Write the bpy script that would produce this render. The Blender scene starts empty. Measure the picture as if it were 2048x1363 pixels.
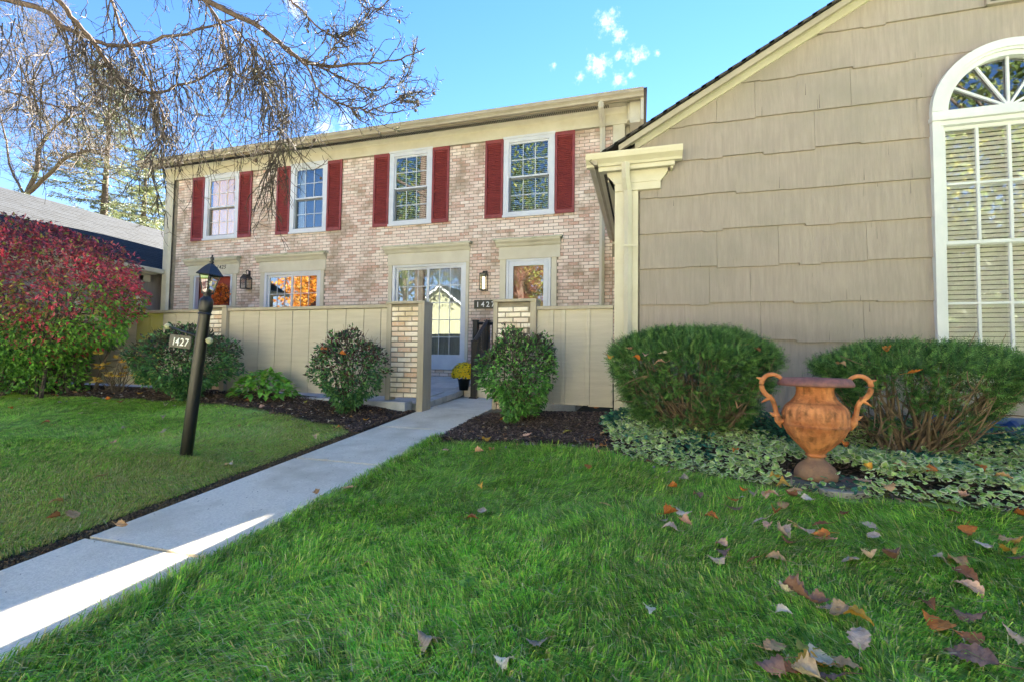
import bpy, math, random
import numpy as np
from mathutils import Vector, Euler, noise as mnoise
R = math.radians
rng = np.random.default_rng(7)
random.seed(7)

# ------------------------------------------------------------------ camera, sky, sun, exposure
sc = bpy.context.scene
COL = sc.collection
CAM_Z = 1.04
YAW, PITCH, ROLL, FOC = R(16.115), R(2.388), R(0.8225), 908.8
_f = np.array([-math.sin(YAW)*math.cos(PITCH), math.cos(YAW)*math.cos(PITCH), math.sin(PITCH)])
_r = np.array([math.cos(YAW), math.sin(YAW), 0.0]); _u = np.cross(_r, _f)
RT = _r*math.cos(ROLL)+_u*math.sin(ROLL); UP = -_r*math.sin(ROLL)+_u*math.cos(ROLL)
cd = bpy.data.cameras.new('camera'); cam = bpy.data.objects.new('camera', cd); COL.objects.link(cam)
from mathutils import Matrix
cam.matrix_world = Matrix(((RT[0], UP[0], -_f[0], 0), (RT[1], UP[1], -_f[1], 0), (RT[2], UP[2], -_f[2], CAM_Z), (0, 0, 0, 1)))
cd.sensor_width = 36; cd.sensor_fit = 'HORIZONTAL'; cd.lens = FOC*36/2048; cd.clip_start = .05; cd.clip_end = 900
sc.camera = cam

SUN_AZ, SUN_EL = R(15.5), R(31.3)
w = bpy.data.worlds.new('World'); sc.world = w; w.use_nodes = True
nt = w.node_tree; nt.nodes.clear()
def N(t, k, **kw):
    n = t.nodes.new(k)
    for a, b in kw.items(): setattr(n, a, b)
    return n
wo = N(nt, 'ShaderNodeOutputWorld'); bg = N(nt, 'ShaderNodeBackground'); sky = N(nt, 'ShaderNodeTexSky')
sky.sky_type = 'NISHITA'; sky.sun_disc = False; sky.sun_elevation = SUN_EL; sky.sun_rotation = SUN_AZ
sky.air_density = 1.0; sky.dust_density = 0.0; sky.ozone_density = 2.0; sky.altitude = 200
bg.inputs['Strength'].default_value = .05
# small puffs of cloud in the sky
tc = N(nt, 'ShaderNodeTexCoord')
CLOUDS = [((1215,45),3.0),((1235,70),2.0),((1200,135),3.6),((1240,155),2.4),((1275,112),2.4),((1238,108),1.4),((1160,155),1.7),((1108,132),1.0),((1315,106),1.0),((1262,150),1.0),((690,245),4.2),((650,252),2.6),((590,5),3.2)]
def pxray(x, y):
    v = RT*(x-1024)+UP*(681.5-y)+_f*FOC
    return v/np.linalg.norm(v)
nz = N(nt, 'ShaderNodeTexNoise'); nz.inputs['Scale'].default_value = 55; nz.inputs['Detail'].default_value = 9; nz.inputs['Roughness'].default_value = .72
nt.links.new(tc.outputs['Generated'], nz.inputs['Vector'])
acc = None
for (px, py), s in CLOUDS:
    d = pxray(px, py)
    vd = N(nt, 'ShaderNodeVectorMath', operation='DISTANCE'); vd.inputs[1].default_value = tuple(d); nt.links.new(tc.outputs['Generated'], vd.inputs[0])
    mr = N(nt, 'ShaderNodeMapRange'); mr.inputs['From Min'].default_value = 0; mr.inputs['From Max'].default_value = .0115*s; mr.inputs['To Min'].default_value = 1; mr.inputs['To Max'].default_value = 0
    nt.links.new(vd.outputs['Value'], mr.inputs['Value'])
    if acc is None: acc = mr.outputs[0]
    else:
        m = N(nt, 'ShaderNodeMath', operation='MAXIMUM'); nt.links.new(acc, m.inputs[0]); nt.links.new(mr.outputs[0], m.inputs[1]); acc = m.outputs[0]
m1 = N(nt, 'ShaderNodeMath', operation='MULTIPLY_ADD'); nt.links.new(nz.outputs['Fac'], m1.inputs[0]); m1.inputs[1].default_value = 2.8; m1.inputs[2].default_value = -1.75
m2 = N(nt, 'ShaderNodeMath', operation='ADD'); nt.links.new(acc, m2.inputs[0]); nt.links.new(m1.outputs[0], m2.inputs[1])
m3 = N(nt, 'ShaderNodeMapRange'); m3.inputs['From Min'].default_value = 0.0; m3.inputs['From Max'].default_value = 1.1; m3.inputs['To Max'].default_value = .8; m3.interpolation_type = 'SMOOTHSTEP'; nt.links.new(m2.outputs[0], m3.inputs['Value'])
gt = N(nt, 'ShaderNodeMath', operation='GREATER_THAN'); nt.links.new(acc, gt.inputs[0]); gt.inputs[1].default_value = .001
m4 = N(nt, 'ShaderNodeMath', operation='MULTIPLY'); nt.links.new(m3.outputs[0], m4.inputs[0]); nt.links.new(gt.outputs[0], m4.inputs[1])
hs = N(nt, 'ShaderNodeHueSaturation'); hs.inputs['Saturation'].default_value = 1.28; hs.inputs['Value'].default_value = .82; nt.links.new(sky.outputs[0], hs.inputs['Color'])
mx = N(nt, 'ShaderNodeMix', data_type='RGBA'); nt.links.new(m4.outputs[0], mx.inputs['Factor']); tn = N(nt, 'ShaderNodeMix', data_type='RGBA', blend_type='MULTIPLY'); tn.inputs['Factor'].default_value = 1; tn.inputs[7].default_value = (.98, .775, .83, 1); nt.links.new(hs.outputs[0], tn.inputs[6]); nt.links.new(tn.outputs[2], mx.inputs[6]); mx.inputs[7].default_value = (3.4, 3.4, 3.5, 1)
nt.links.new(mx.outputs[2], bg.inputs['Color']); nt.links.new(bg.outputs[0], wo.inputs['Surface'])

sl = bpy.data.lights.new('sun', 'SUN'); so = bpy.data.objects.new('sun', sl); COL.objects.link(so)
sl.energy = 5.0; sl.angle = R(.53); sl.color = (1, .93, .8)
sd = Vector((math.sin(SUN_AZ)*math.cos(SUN_EL), math.cos(SUN_AZ)*math.cos(SUN_EL), math.sin(SUN_EL)))
so.rotation_euler = sd.to_track_quat('Z', 'Y').to_euler()
sc.view_settings.view_transform = 'Standard'; sc.view_settings.look = 'None'; sc.view_settings.gamma = 1
sc.view_settings.use_curve_mapping = False; sc.view_settings.exposure = 3.65
sc.cycles.max_bounces = 7; sc.cycles.transparent_max_bounces = 12; sc.cycles.diffuse_bounces = 4

# ------------------------------------------------------------------ helpers
def lin(h):
    if isinstance(h, tuple): return h
    h = h.lstrip('#'); o = []
    for i in (0, 2, 4):
        c = int(h[i:i+2], 16)/255
        o.append(c/12.92 if c <= .04045 else ((c+.055)/1.055)**2.4)
    return tuple(o)
def raydir(px, py): return RT*(px-1024)+UP*(681.5-py)+_f*FOC
def at(px, py, Y):                      # where the sight line through a photo point meets the vertical plane at depth Y
    d = raydir(px, py); t = Y/d[1]; return np.array([d[0]*t, Y, d[2]*t+CAM_Z])
def sm(a, b, x):
    t = np.clip((x-a)/(b-a), 0, 1); return t*t*(3-2*t)
def g(X, Y):                            # height of the ground
    X = np.asarray(X, float); Y = np.asarray(Y, float)
    z = .079*(np.clip(Y, 1.0, 5.7)-1.2)
    z = np.where(Y < 1.4, .079*.2*sm(.4, 1.4, Y)*1.0, z)
    z = z + .11*sm(2.9, 5.6, -X)*np.clip(Y/4.6, 0, 1)
    z = z + .055*sm(2.0, .2, -X)*np.clip(Y/4.5, 0, 1)
    z = z + .05*sm(2.95, 3.6, -X)*sm(4.5, 5.2, Y) + .03*sm(-1.95, -1.5, X)*sm(4.4, 5.0, Y)
    return z
def onground(px, py, off=0):
    d = raydir(px, py); t = .0002
    lo, hi = 0.0, None
    for i in range(1, 4000):
        t = i*.01/np.linalg.norm(d)*1.0
        p = d*t; 
        if p[2]+CAM_Z < g(p[0], p[1])+off: hi = t; break
    return np.array([d[0]*t, d[1]*t, float(g(d[0]*t, d[1]*t))+off])

def tag(o, label=None, cat=None, group=None, kind=None):
    if label: o['label'] = label
    if cat: o['category'] = cat
    if group: o['group'] = group
    if kind: o['kind'] = kind
    return o
def empty(name, loc, label, cat, group=None, rot=None):
    o = bpy.data.objects.new(name, None); COL.objects.link(o); o.location = tuple(float(q) for q in loc); o.empty_display_size = .1
    if rot: o.rotation_euler = rot
    return tag(o, label, cat, group)
def world_loc(o):
    v = Vector((0, 0, 0))
    while o is not None: v = v+o.location; o = o.parent
    return v
class G:
    """collects geometry, builds ONE mesh object"""
    def __init__(s): s.v = []; s.f3 = []; s.f4 = []; s.c = []; s.r = []; s.n = 0
    def add(s, v, f3=None, f4=None, c=(1, 1, 1), r=None):
        v = np.asarray(v, np.float32).reshape(-1, 3)
        if f3 is not None and len(f3): s.f3.append(np.asarray(f3, np.int32).reshape(-1, 3)+s.n)
        if f4 is not None and len(f4): s.f4.append(np.asarray(f4, np.int32).reshape(-1, 4)+s.n)
        c = np.asarray(c, np.float32)
        s.c.append(np.broadcast_to(c, (len(v), 3)) if c.ndim == 1 else c)
        s.r.append(np.full(len(v), random.random() if r is None else r, np.float32) if not isinstance(r, np.ndarray) else r.astype(np.float32))
        s.v.append(v); s.n += len(v); return s
    def box(s, x0, x1, y0, y1, z0, z1, c=(1, 1, 1), r=None):
        v = [(x0, y0, z0), (x1, y0, z0), (x1, y1, z0), (x0, y1, z0), (x0, y0, z1), (x1, y0, z1), (x1, y1, z1), (x0, y1, z1)]
        return s.add(v, None, [(0, 3, 2, 1), (4, 5, 6, 7), (0, 1, 5, 4), (1, 2, 6, 5), (2, 3, 7, 6), (3, 0, 4, 7)], c, r)
    def prism(s, poly, a0, a1, axis='y', c=(1, 1, 1)):
        """poly: list of 2-D points, extruded along axis"""
        n = len(poly); v = []
        for a in (a0, a1):
            for p, q in poly:
                v.append((p, a, q) if axis == 'y' else (a, p, q) if axis == 'x' else (p, q, a))
        f4 = [(i, (i+1) % n, n+(i+1) % n, n+i) for i in range(n)]
        f3 = [(0, n-1-i, n-2-i) for i in range(n-2)]+[(n, n+i+1, n+i+2) for i in range(n-2)]
        return s.add(v, f3, f4, c)
    def tube(s, pts, rad, k=6, c=(1, 1, 1), cap=True):
        pts = np.asarray(pts, float); n = len(pts); rad = np.broadcast_to(np.asarray(rad, float), (n,))
        t = np.gradient(pts, axis=0) if n > 2 else np.repeat((pts[1]-pts[0])[None], 2, 0)
        t /= np.linalg.norm(t, axis=1, keepdims=True)+1e-9
        ref = np.array([0, 0, 1.]) if abs(t[0][2]) < .9 else np.array([1., 0, 0])
        a = np.cross(t, ref); a /= np.linalg.norm(a, axis=1, keepdims=True)+1e-9; b = np.cross(t, a)
        th = np.linspace(0, 2*math.pi, k, endpoint=False)
        ring = pts[:, None]+rad[:, None, None]*(np.cos(th)[None, :, None]*a[:, None]+np.sin(th)[None, :, None]*b[:, None])
        i = np.arange(n-1)[:, None]*k; j = np.arange(k)[None]; j2 = (j+1) % k
        f4 = np.stack([i+j, i+j2, i+k+j2, i+k+j], -1).reshape(-1, 4)
        f3 = None
        if cap and k > 2:
            f3 = [(0, q+1, q) for q in range(1, k-1)]+[((n-1)*k, (n-1)*k+q, (n-1)*k+q+1) for q in range(1, k-1)]
        return s.add(ring.reshape(-1, 3), f3, f4, c)
    def lathe(s, prof, cx, cy, k=32, c=(1, 1, 1), cap=False, flute=None):
        prof = np.asarray(prof, float); n = len(prof); th = np.linspace(0, 2*math.pi, k, endpoint=False)
        rr = prof[:, 0][:, None]*np.ones(k)[None]
        if flute is not None: rr = rr*flute(prof[:, 1][:, None], th[None])
        v = np.stack([cx+rr*np.cos(th), cy+rr*np.sin(th), np.repeat(prof[:, 1][:, None], k, 1)], -1).reshape(-1, 3)
        i = np.arange(n-1)[:, None]*k; j = np.arange(k)[None]; j2 = (j+1) % k
        f4 = np.stack([i+j, i+j2, i+k+j2, i+k+j], -1).reshape(-1, 4); f3 = None
        if cap: f3 = [(0, q+1, q) for q in range(1, k-1)]+[((n-1)*k, (n-1)*k+q, (n-1)*k+q+1) for q in range(1, k-1)]
        return s.add(v, f3, f4, c)
    def build(s, name, mat, parent=None, smooth=False, bevel=0, kind=None, local=False, me_only=False):
        V = np.concatenate(s.v) if s.v else np.zeros((0, 3), np.float32)
        if parent is not None and not local: V = V-np.array(world_loc(parent), np.float32)
        f3 = np.concatenate(s.f3) if s.f3 else np.zeros((0, 3), np.int32); f4 = np.concatenate(s.f4) if s.f4 else np.zeros((0, 4), np.int32)
        me = bpy.data.meshes.new(name); me.vertices.add(len(V)); me.vertices.foreach_set('co', np.ascontiguousarray(V, np.float32).ravel())
        nl = len(f3)*3+len(f4)*4; me.loops.add(nl); me.polygons.add(len(f3)+len(f4))
        me.loops.foreach_set('vertex_index', np.concatenate([f3.ravel(), f4.ravel()]).astype(np.int32))
        tot = np.concatenate([np.full(len(f3), 3), np.full(len(f4), 4)]).astype(np.int32)
        me.polygons.foreach_set('loop_start', (np.cumsum(tot)-tot).astype(np.int32))
        me.update(calc_edges=True); me.validate()
        if len(me.vertices) == len(V):
            a = me.color_attributes.new('Col', 'FLOAT_COLOR', 'POINT'); C = np.concatenate(s.c); a.data.foreach_set('color', np.concatenate([C, np.ones((len(C), 1), np.float32)], 1).astype(np.float32).ravel())
            b = me.attributes.new('rnd', 'FLOAT', 'POINT'); b.data.foreach_set('value', np.concatenate(s.r))
        me.polygons.foreach_set('use_smooth', np.full(len(me.polygons), bool(smooth)))
        me.materials.append(mat)
        if me_only: return me
        return put(name, me, parent, kind=kind, bevel=bevel)
def put(name, me, parent=None, loc=None, kind=None, bevel=0, rot=None):
    o = bpy.data.objects.new(name, me); COL.objects.link(o)
    if parent is not None: o.parent = parent
    if loc is not None: o.location = tuple(float(q) for q in loc)
    if rot is not None: o.rotation_euler = rot
    if kind: o['kind'] = kind
    if bevel:
        m = o.modifiers.new('bevel', 'BEVEL'); m.width = bevel; m.segments = 2; m.limit_method = 'ANGLE'; m.angle_limit = R(40)
    return o

# ------------------------------------------------------------------ materials
MATS = {}
def M(name, c1, c2=None, scale=6, rough=.6, bump=0, bscale=60, detail=5, stretch=(1, 1, 1), metal=0, attr=False, rndv=0, objcol=False, spec=.5, c3=None, s3=.6, f3=(.5, .62), trans=0, bstretch=None, coat=0, lo=.35, hi=.65, bdist=.01):
    m = bpy.data.materials.new(name); m.use_nodes = True; t = m.node_tree; p = t.nodes['Principled BSDF']
    geo = N(t, 'ShaderNodeNewGeometry')
    tcn = N(t, 'ShaderNodeTexCoord')
    def mapped(st):
        mp = N(t, 'ShaderNodeMapping'); mp.inputs['Scale'].default_value = st; t.links.new(geo.outputs['Position'], mp.inputs['Vector']); return mp.outputs[0]
    c1 = lin(c1); col = None
    def mix(fac, a, b, mode='MIX'):
        x = N(t, 'ShaderNodeMix', data_type='RGBA', blend_type=mode)
        if hasattr(fac, 'links'): t.links.new(fac, x.inputs['Factor'])
        else: x.inputs['Factor'].default_value = fac
        for s_, k in ((a, 6), (b, 7)):
            if isinstance(s_, tuple): x.inputs[k].default_value = (*s_[:3], 1)
            else: t.links.new(s_, x.inputs[k])
        return x.outputs[2]
    def noise(sc_, st, det=detail):
        n = N(t, 'ShaderNodeTexNoise'); n.inputs['Scale'].default_value = sc_; n.inputs['Detail'].default_value = det; n.inputs['Roughness'].default_value = .6
        t.links.new(mapped(st), n.inputs['Vector']); return n.outputs['Fac']
    def rng_(v, a, b, c=0, d=1):
        r_ = N(t, 'ShaderNodeMapRange'); t.links.new(v, r_.inputs['Value'])
        for k, q in zip(('From Min', 'From Max', 'To Min', 'To Max'), (a, b, c, d)): r_.inputs[k].default_value = q
        return r_.outputs[0]
    col = c1
    if c2 is not None: col = mix(rng_(noise(scale, stretch), lo, hi), c1, lin(c2))
    if c3 is not None: col = mix(rng_(noise(s3, (1, 1, 1)), *f3), col, lin(c3))
    if attr:
        a = N(t, 'ShaderNodeVertexColor', layer_name='Col'); col = mix(1.0, col, a.outputs['Color'], 'MULTIPLY')
    if objcol:
        a = N(t, 'ShaderNodeObjectInfo'); col = mix(1.0, col, a.outputs['Color'], 'MULTIPLY')
    if rndv:
        at_ = N(t, 'ShaderNodeAttribute', attribute_name='rnd'); oi = N(t, 'ShaderNodeObjectInfo')
        ad = N(t, 'ShaderNodeMath', operation='ADD'); t.links.new(at_.outputs['Fac'], ad.inputs[0]); t.links.new(oi.outputs['Random'], ad.inputs[1])
        fr = N(t, 'ShaderNodeMath', operation='FRACT'); t.links.new(ad.outputs[0], fr.inputs[0])
        v = rng_(fr.outputs[0], 0, 1, 1-rndv, 1+rndv)
        cb = N(t, 'ShaderNodeCombineColor'); [t.links.new(v, cb.inputs[i]) for i in range(3)]
        col = mix(1.0, col, cb.outputs[0], 'MULTIPLY')
    if isinstance(col, tuple): p.inputs['Base Color'].default_value = (*col, 1)
    else: t.links.new(col, p.inputs['Base Color'])
    p.inputs['Roughness'].default_value = rough; p.inputs['Metallic'].default_value = metal; p.inputs['Specular IOR Level'].default_value = spec
    if coat: p.inputs['Coat Weight'].default_value = coat
    if bump:
        b = N(t, 'ShaderNodeBump'); b.inputs['Strength'].default_value = bump; b.inputs['Distance'].default_value = bdist
        t.links.new(noise(bscale, bstretch or stretch, 6), b.inputs['Height']); t.links.new(b.outputs[0], p.inputs['Normal'])
    if trans:
        tr = N(t, 'ShaderNodeBsdfTranslucent'); ms = N(t, 'ShaderNodeMixShader'); ms.inputs[0].default_value = trans
        if isinstance(col, tuple): tr.inputs['Color'].default_value = (*col, 1)
        else: t.links.new(col, tr.inputs['Color'])
        t.links.new(p.outputs[0], ms.inputs[1]); t.links.new(tr.outputs[0], ms.inputs[2]); t.links.new(ms.outputs[0], t.nodes['Material Output'].inputs['Surface'])
    return m
def brick_mat(name, a, b, c, moss=None):
    """tumbled brick: every brick takes its own tone, with pale wash and dark flecks"""
    m = bpy.data.materials.new(name); m.use_nodes = True; t = m.node_tree; p = t.nodes['Principled BSDF']
    at_ = N(t, 'ShaderNodeAttribute', attribute_name='rnd'); oi = N(t, 'ShaderNodeObjectInfo')
    ad = N(t, 'ShaderNodeMath', operation='ADD'); t.links.new(at_.outputs['Fac'], ad.inputs[0]); t.links.new(oi.outputs['Random'], ad.inputs[1])
    fr = N(t, 'ShaderNodeMath', operation='FRACT'); t.links.new(ad.outputs[0], fr.inputs[0])
    cr = N(t, 'ShaderNodeValToRGB'); e = cr.color_ramp; e.elements[0].position = 0; e.elements[0].color = (*lin(a), 1); e.elements[1].position = 1; e.elements[1].color = (*lin(c), 1)
    x = e.elements.new(.55); x.color = (*lin(b), 1); t.links.new(fr.outputs[0], cr.inputs[0])
    geo = N(t, 'ShaderNodeNewGeometry')
    def nse(sc_, det, lo, hi):
        n = N(t, 'ShaderNodeTexNoise'); n.inputs['Scale'].default_value = sc_; n.inputs['Detail'].default_value = det; n.inputs['Roughness'].default_value = .65; t.links.new(geo.outputs['Position'], n.inputs['Vector'])
        r_ = N(t, 'ShaderNodeMapRange'); t.links.new(n.outputs['Fac'], r_.inputs['Value']); r_.inputs['From Min'].default_value = lo; r_.inputs['From Max'].default_value = hi; return r_.outputs[0]
    def mix(f, a_, b_, k=1.0):
        x = N(t, 'ShaderNodeMix', data_type='RGBA'); ml = N(t, 'ShaderNodeMath', operation='MULTIPLY'); t.links.new(f, ml.inputs[0]); ml.inputs[1].default_value = k; t.links.new(ml.outputs[0], x.inputs['Factor'])
        t.links.new(a_, x.inputs[6]); x.inputs[7].default_value = (*lin(b_), 1); return x.outputs[2]
    col = mix(nse(28, 6, .5, .66), cr.outputs[0], '#ddd3ca', .8)
    col = mix(nse(1.1, 3, .5, .68), col, '#b5877a', .4)
    col = mix(nse(90, 4, .62, .7), col, '#5b4b43', .6)
    if moss: col = mix(nse(2.2, 5, .5, .62), col, moss, .5)
    t.links.new(col, p.inputs['Base Color']); p.inputs['Roughness'].default_value = .88; p.inputs['Specular IOR Level'].default_value = .25
    b_ = N(t, 'ShaderNodeBump'); b_.inputs['Strength'].default_value = .6; b_.inputs['Distance'].default_value = .008
    n = N(t, 'ShaderNodeTexNoise'); n.inputs['Scale'].default_value = 55; n.inputs['Detail'].default_value = 6; t.links.new(geo.outputs['Position'], n.inputs['Vector']); t.links.new(n.outputs['Fac'], b_.inputs['Height']); t.links.new(b_.outputs[0], p.inputs['Normal'])
    return m
def glass_mat(name, refl=.3, tint=(.85, .9, .9)):
    m = bpy.data.materials.new(name); m.use_nodes = True; t = m.node_tree; t.nodes.remove(t.nodes['Principled BSDF'])
    gl = N(t, 'ShaderNodeBsdfGlossy'); gl.inputs['Roughness'].default_value = .015; gl.inputs['Color'].default_value = (1, 1, 1, 1)
    tr = N(t, 'ShaderNodeBsdfTransparent'); tr.inputs['Color'].default_value = (*tint, 1); ms = N(t, 'ShaderNodeMixShader')
    lw = N(t, 'ShaderNodeLayerWeight'); lw.inputs['Blend'].default_value = .25
    r_ = N(t, 'ShaderNodeMapRange'); t.links.new(lw.outputs['Fresnel'], r_.inputs['Value']); r_.inputs['From Max'].default_value = .6; r_.inputs['To Min'].default_value = refl; r_.inputs['To Max'].default_value = refl+.35
    geo = N(t, 'ShaderNodeNewGeometry'); n = N(t, 'ShaderNodeTexNoise'); n.inputs['Scale'].default_value = 2.2; n.inputs['Detail'].default_value = 1; t.links.new(geo.outputs['Position'], n.inputs['Vector'])
    b = N(t, 'ShaderNodeBump'); b.inputs['Strength'].default_value = .12; b.inputs['Distance'].default_value = .006; t.links.new(n.outputs['Fac'], b.inputs['Height']); t.links.new(b.outputs[0], gl.inputs['Normal'])
    t.links.new(r_.outputs[0], ms.inputs[0]); t.links.new(tr.outputs[0], ms.inputs[1]); t.links.new(gl.outputs[0], ms.inputs[2]); t.links.new(ms.outputs[0], t.nodes['Material Output'].inputs['Surface'])
    return m
def emit_mat(name, c, s):
    m = bpy.data.materials.new(name); m.use_nodes = True; p = m.node_tree.nodes['Principled BSDF']; p.inputs['Base Color'].default_value = (*lin(c), 1); p.inputs['Emission Color'].default_value = (*lin(c), 1); p.inputs['Emission Strength'].default_value = s; return m

m_brick = brick_mat('brick_wall_paint', '#dabfb0', '#efe0d4', '#c79d8a', '#8f8266')
m_brickp = brick_mat('brick_pillar_paint', '#ece0cc', '#f2e8da', '#d8b69c', '#c9b684')
m_mortar = M('mortar', '#8f8676', '#7b7265', 9, .95, .4, 80)
m_trim = M('cream_trim', '#ccc6b2', '#c1baa4', 3, .55, .15, 30, c3='#b8b09a', s3=1.6, f3=(.55, .8))
m_trim2 = M('cream_trim_weathered', '#c9c5b0', '#b4b29c', 5, .65, .2, 40, c3='#8f9673', s3=4, f3=(.52, .66))
m_gutter = M('gutter_tan', '#a89e88', '#9a907a', 4, .45, .1, 20)
m_white = M('white_vinyl', '#d0d3d8', '#c4c8cf', 4, .4, .05, 20)
m_shutter = M('shutter_maroon', '#8a3a38', '#7a3231', 8, .5, .1, 60)
m_shake = M('shake_siding', '#9f948a', '#938880', 7, .8, .8, 26, stretch=(5, 5, .35), rndv=.03, c3='#8b847b', s3=1.1, f3=(.45, .75), bdist=.006)
m_fence = M('fence_taupe', '#c2b9a8', '#b7ae9d', 4, .75, .35, 22, stretch=(.5, .5, 5), rndv=.04, bdist=.006)
m_fencetrim = M('fence_trim_taupe', '#aca290', '#a19786', 6, .7, .3, 30, stretch=(3, 3, .5))
m_fencemoss = M('fence_taupe_mossy', '#a8a37a', '#b5b04e', 2, .8, .3, 22)
m_concrete = M('path_concrete', '#ece2ce', '#d4cab6', 75, .9, .6, 140, c3='#c4b8a0', s3=2.2, f3=(.46, .72), bdist=.005)
m_stone = M('patio_stone', '#c4c3be', '#b2b0ac', 8, .85, .35, 40, rndv=.10, bdist=.005)
m_shingle = M('asphalt_shingle', '#242930', '#181b20', 22, .9, .4, 150, rndv=.22)
m_shingle2 = M('asphalt_shingle_dark', '#4a4640', '#34312d', 22, .9, .4, 150, rndv=.18)
m_black = M('black_metal', '#131318', '#1b1b1e', 30, .38, .1, 120, spec=.5)
m_post = M('black_post_paint', '#0e0d0b', '#16140f', 9, .3, .2, 45, stretch=(4, 4, .4), c3='#2c281f', s3=9, f3=(.62, .75))
m_dark = M('dark_interior', '#2b2a2c', None, rough=.9)
m_room = M('room_interior_wall', '#57534d', '#45413c', 2, .9)
m_blind = M('window_blind_slat', '#dedad0', None, rough=.6)
m_blind2 = M('window_blind_grey', '#dedbd0', None, rough=.6)
m_curtain = emit_mat('glowing_gold_curtain', '#d9a040', .08)  # curtain cloth made to glow, standing in for sunlight shining through it
m_curtain2 = M('pale_curtain', '#d2cfc8', '#a9a6a0', 8, .8, stretch=(8, 1, .3))
m_reddoor = M('orange_red_door', '#9c3b22', '#8d3320', 4, .45)
m_browndoor = M('brown_red_door', '#b0624e', '#a05240', 4, .5)
m_glass = glass_mat('window_glass', .085)
m_glassd = glass_mat('door_glass', .12)
m_glassa = glass_mat('arched_window_glass', .11, (.98, .98, .98))
m_glassl = glass_mat('lantern_glass', .10, (.95, .95, .93))
m_bark = M('bark_grey', '#6b5f52', '#3e352d', 14, .9, .6, 40, stretch=(1, 1, .4))
m_pinebark = M('pine_bark', '#66554a', '#443830', 16, .9, .5, 50)
m_twig = M('pine_twig', '#564c43', '#39322c', 10, .85)
m_yewbark = M('yew_bark', '#8f7a62', '#5a4a3c', 16, .85, .4, 60, stretch=(1, 1, .3))
m_leaf = M('leaf_surface', (1, 1, 1), '#c8c8c8', 18, .5, attr=True, trans=.25, spec=.4)
m_needle = M('needle_surface', (1, 1, 1), '#bcbcbc', 25, .55, attr=True, trans=.15, spec=.3)
m_grass = M('grass_blades', (1, 1, 1), '#eef0dc', .9, .5, attr=True, trans=.4, spec=.3, lo=.3, hi=.7)
m_mulch = M('mulch_chip', (1, 1, 1), '#b0a8a0', 30, .9, attr=True)
m_soil = M('soil_ground', (1, 1, 1), '#9a9484', 6, 1, .8, 30, attr=True)
m_fallen = M('fallen_leaf_surface', (1, 1, 1), '#b8a8a0', 25, .7, .3, 60, objcol=True, trans=.15, lo=.4, hi=.75)
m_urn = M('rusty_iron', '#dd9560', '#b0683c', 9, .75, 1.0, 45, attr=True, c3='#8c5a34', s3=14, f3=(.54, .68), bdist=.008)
m_urnrim = M('rusty_iron_rim', '#96625a', '#74504c', 20, .6, .5, 80)
m_urnfoot = M('rusty_iron_foot', '#9c7a5c', '#8a6a55', 12, .8, .5, 60)
m_bluestone = M('urn_slab_stone', '#6f6f6c', '#5b5c58', 7, .9, .5, 40, c3='#9a6b62', s3=3, f3=(.55, .62))
m_bluemetal = M('window_well_metal', '#3f5c8c', '#35507c', 5, .4, .1, 30, metal=.2)
m_pot = M('black_plastic_pot', '#141414', None, rough=.35)
m_petal = M('petal_surface', (1, 1, 1), None, rough=.6, attr=True, trans=.2)
m_sign = M('sign_plate_grey', '#6a675c', '#565348', 25, .7, .2, 80)
m_plate = M('number_plate_olive', '#4d4a3a', '#423f32', 25, .6)
m_digit = M('white_digit', '#f2f2ee', None, rough=.5)
m_digitb = M('black_digit', '#22201c', None, rough=.5)
m_knob = M('aged_white_knob', '#c9c4a2', '#8d9068', 30, .6)
m_wood = M('split_wood', '#b08a5c', '#8a6440', 14, .85, .5, 50, stretch=(1, 1, .3))
m_vent = M('soffit_vent', '#7c755f', None, rough=.7)
m_lamp = emit_mat('lantern_diffuser', '#f4e7bd', .35)

# ------------------------------------------------------------------ terrain
def grid_axis(a, b, fa, fb, step):
    mid = list(np.arange(fa, fb+1e-6, step)); out = []
    d = step; x = fa
    while x > a: d *= 1.35; x -= d; out.append(x)
    lo = out[::-1]; out = []; d = step; x = fb
    while x < b: d *= 1.35; x += d; out.append(x)
    return np.array(lo+mid+out)
gx = grid_axis(-300, 300, -12, 5, .2); gy = grid_axis(-300, 300, -1, 7, .2)
GX, GY = np.meshgrid(gx, gy); GZ = g(GX, GY)
_p = (GX > -2.95) & (GX < -1.96) & (GY < 7.3); GZ = np.where(_p, GZ-.035, GZ)
_pt = (GX > -12.5) & (GX < -.2) & (GY > 5.6) & (GY < 9.3); GZ = np.where(_pt, GZ-.15, GZ)
nx, ny = len(gx), len(gy); ii = (np.arange(ny-1)[:, None]*nx+np.arange(nx-1)[None]).reshape(-1)
_lawn = ((GX < -2.95) & (GY < 4.4+np.interp(-GX, [2.9, 4, 5, 6.5, 12], [-.1, .15, .25, .3, .3]))) | ((GX > -1.9) & (GY < 4.25-.32*np.clip(GX, -.6, 2.4)-.25))
_gc = np.where(_lawn[..., None], np.array(lin('#a4c85c')), np.array(lin('#5c5038'))); _gc = np.where(((GX > -3.05) & (GX < -1.9) & (GY > -1.5) & (GY < 7.3))[..., None], np.array(lin('#2c261d')), _gc).reshape(-1, 3)
gr = G().add(np.stack([GX, GY, GZ], -1).reshape(-1, 3), None, np.stack([ii, ii+1, ii+nx+1, ii+nx], -1), c=_gc).build('ground', m_soil, smooth=True, kind='structure')
gr['label'] = 'dark soil ground under the lawn and planting beds'

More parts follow.
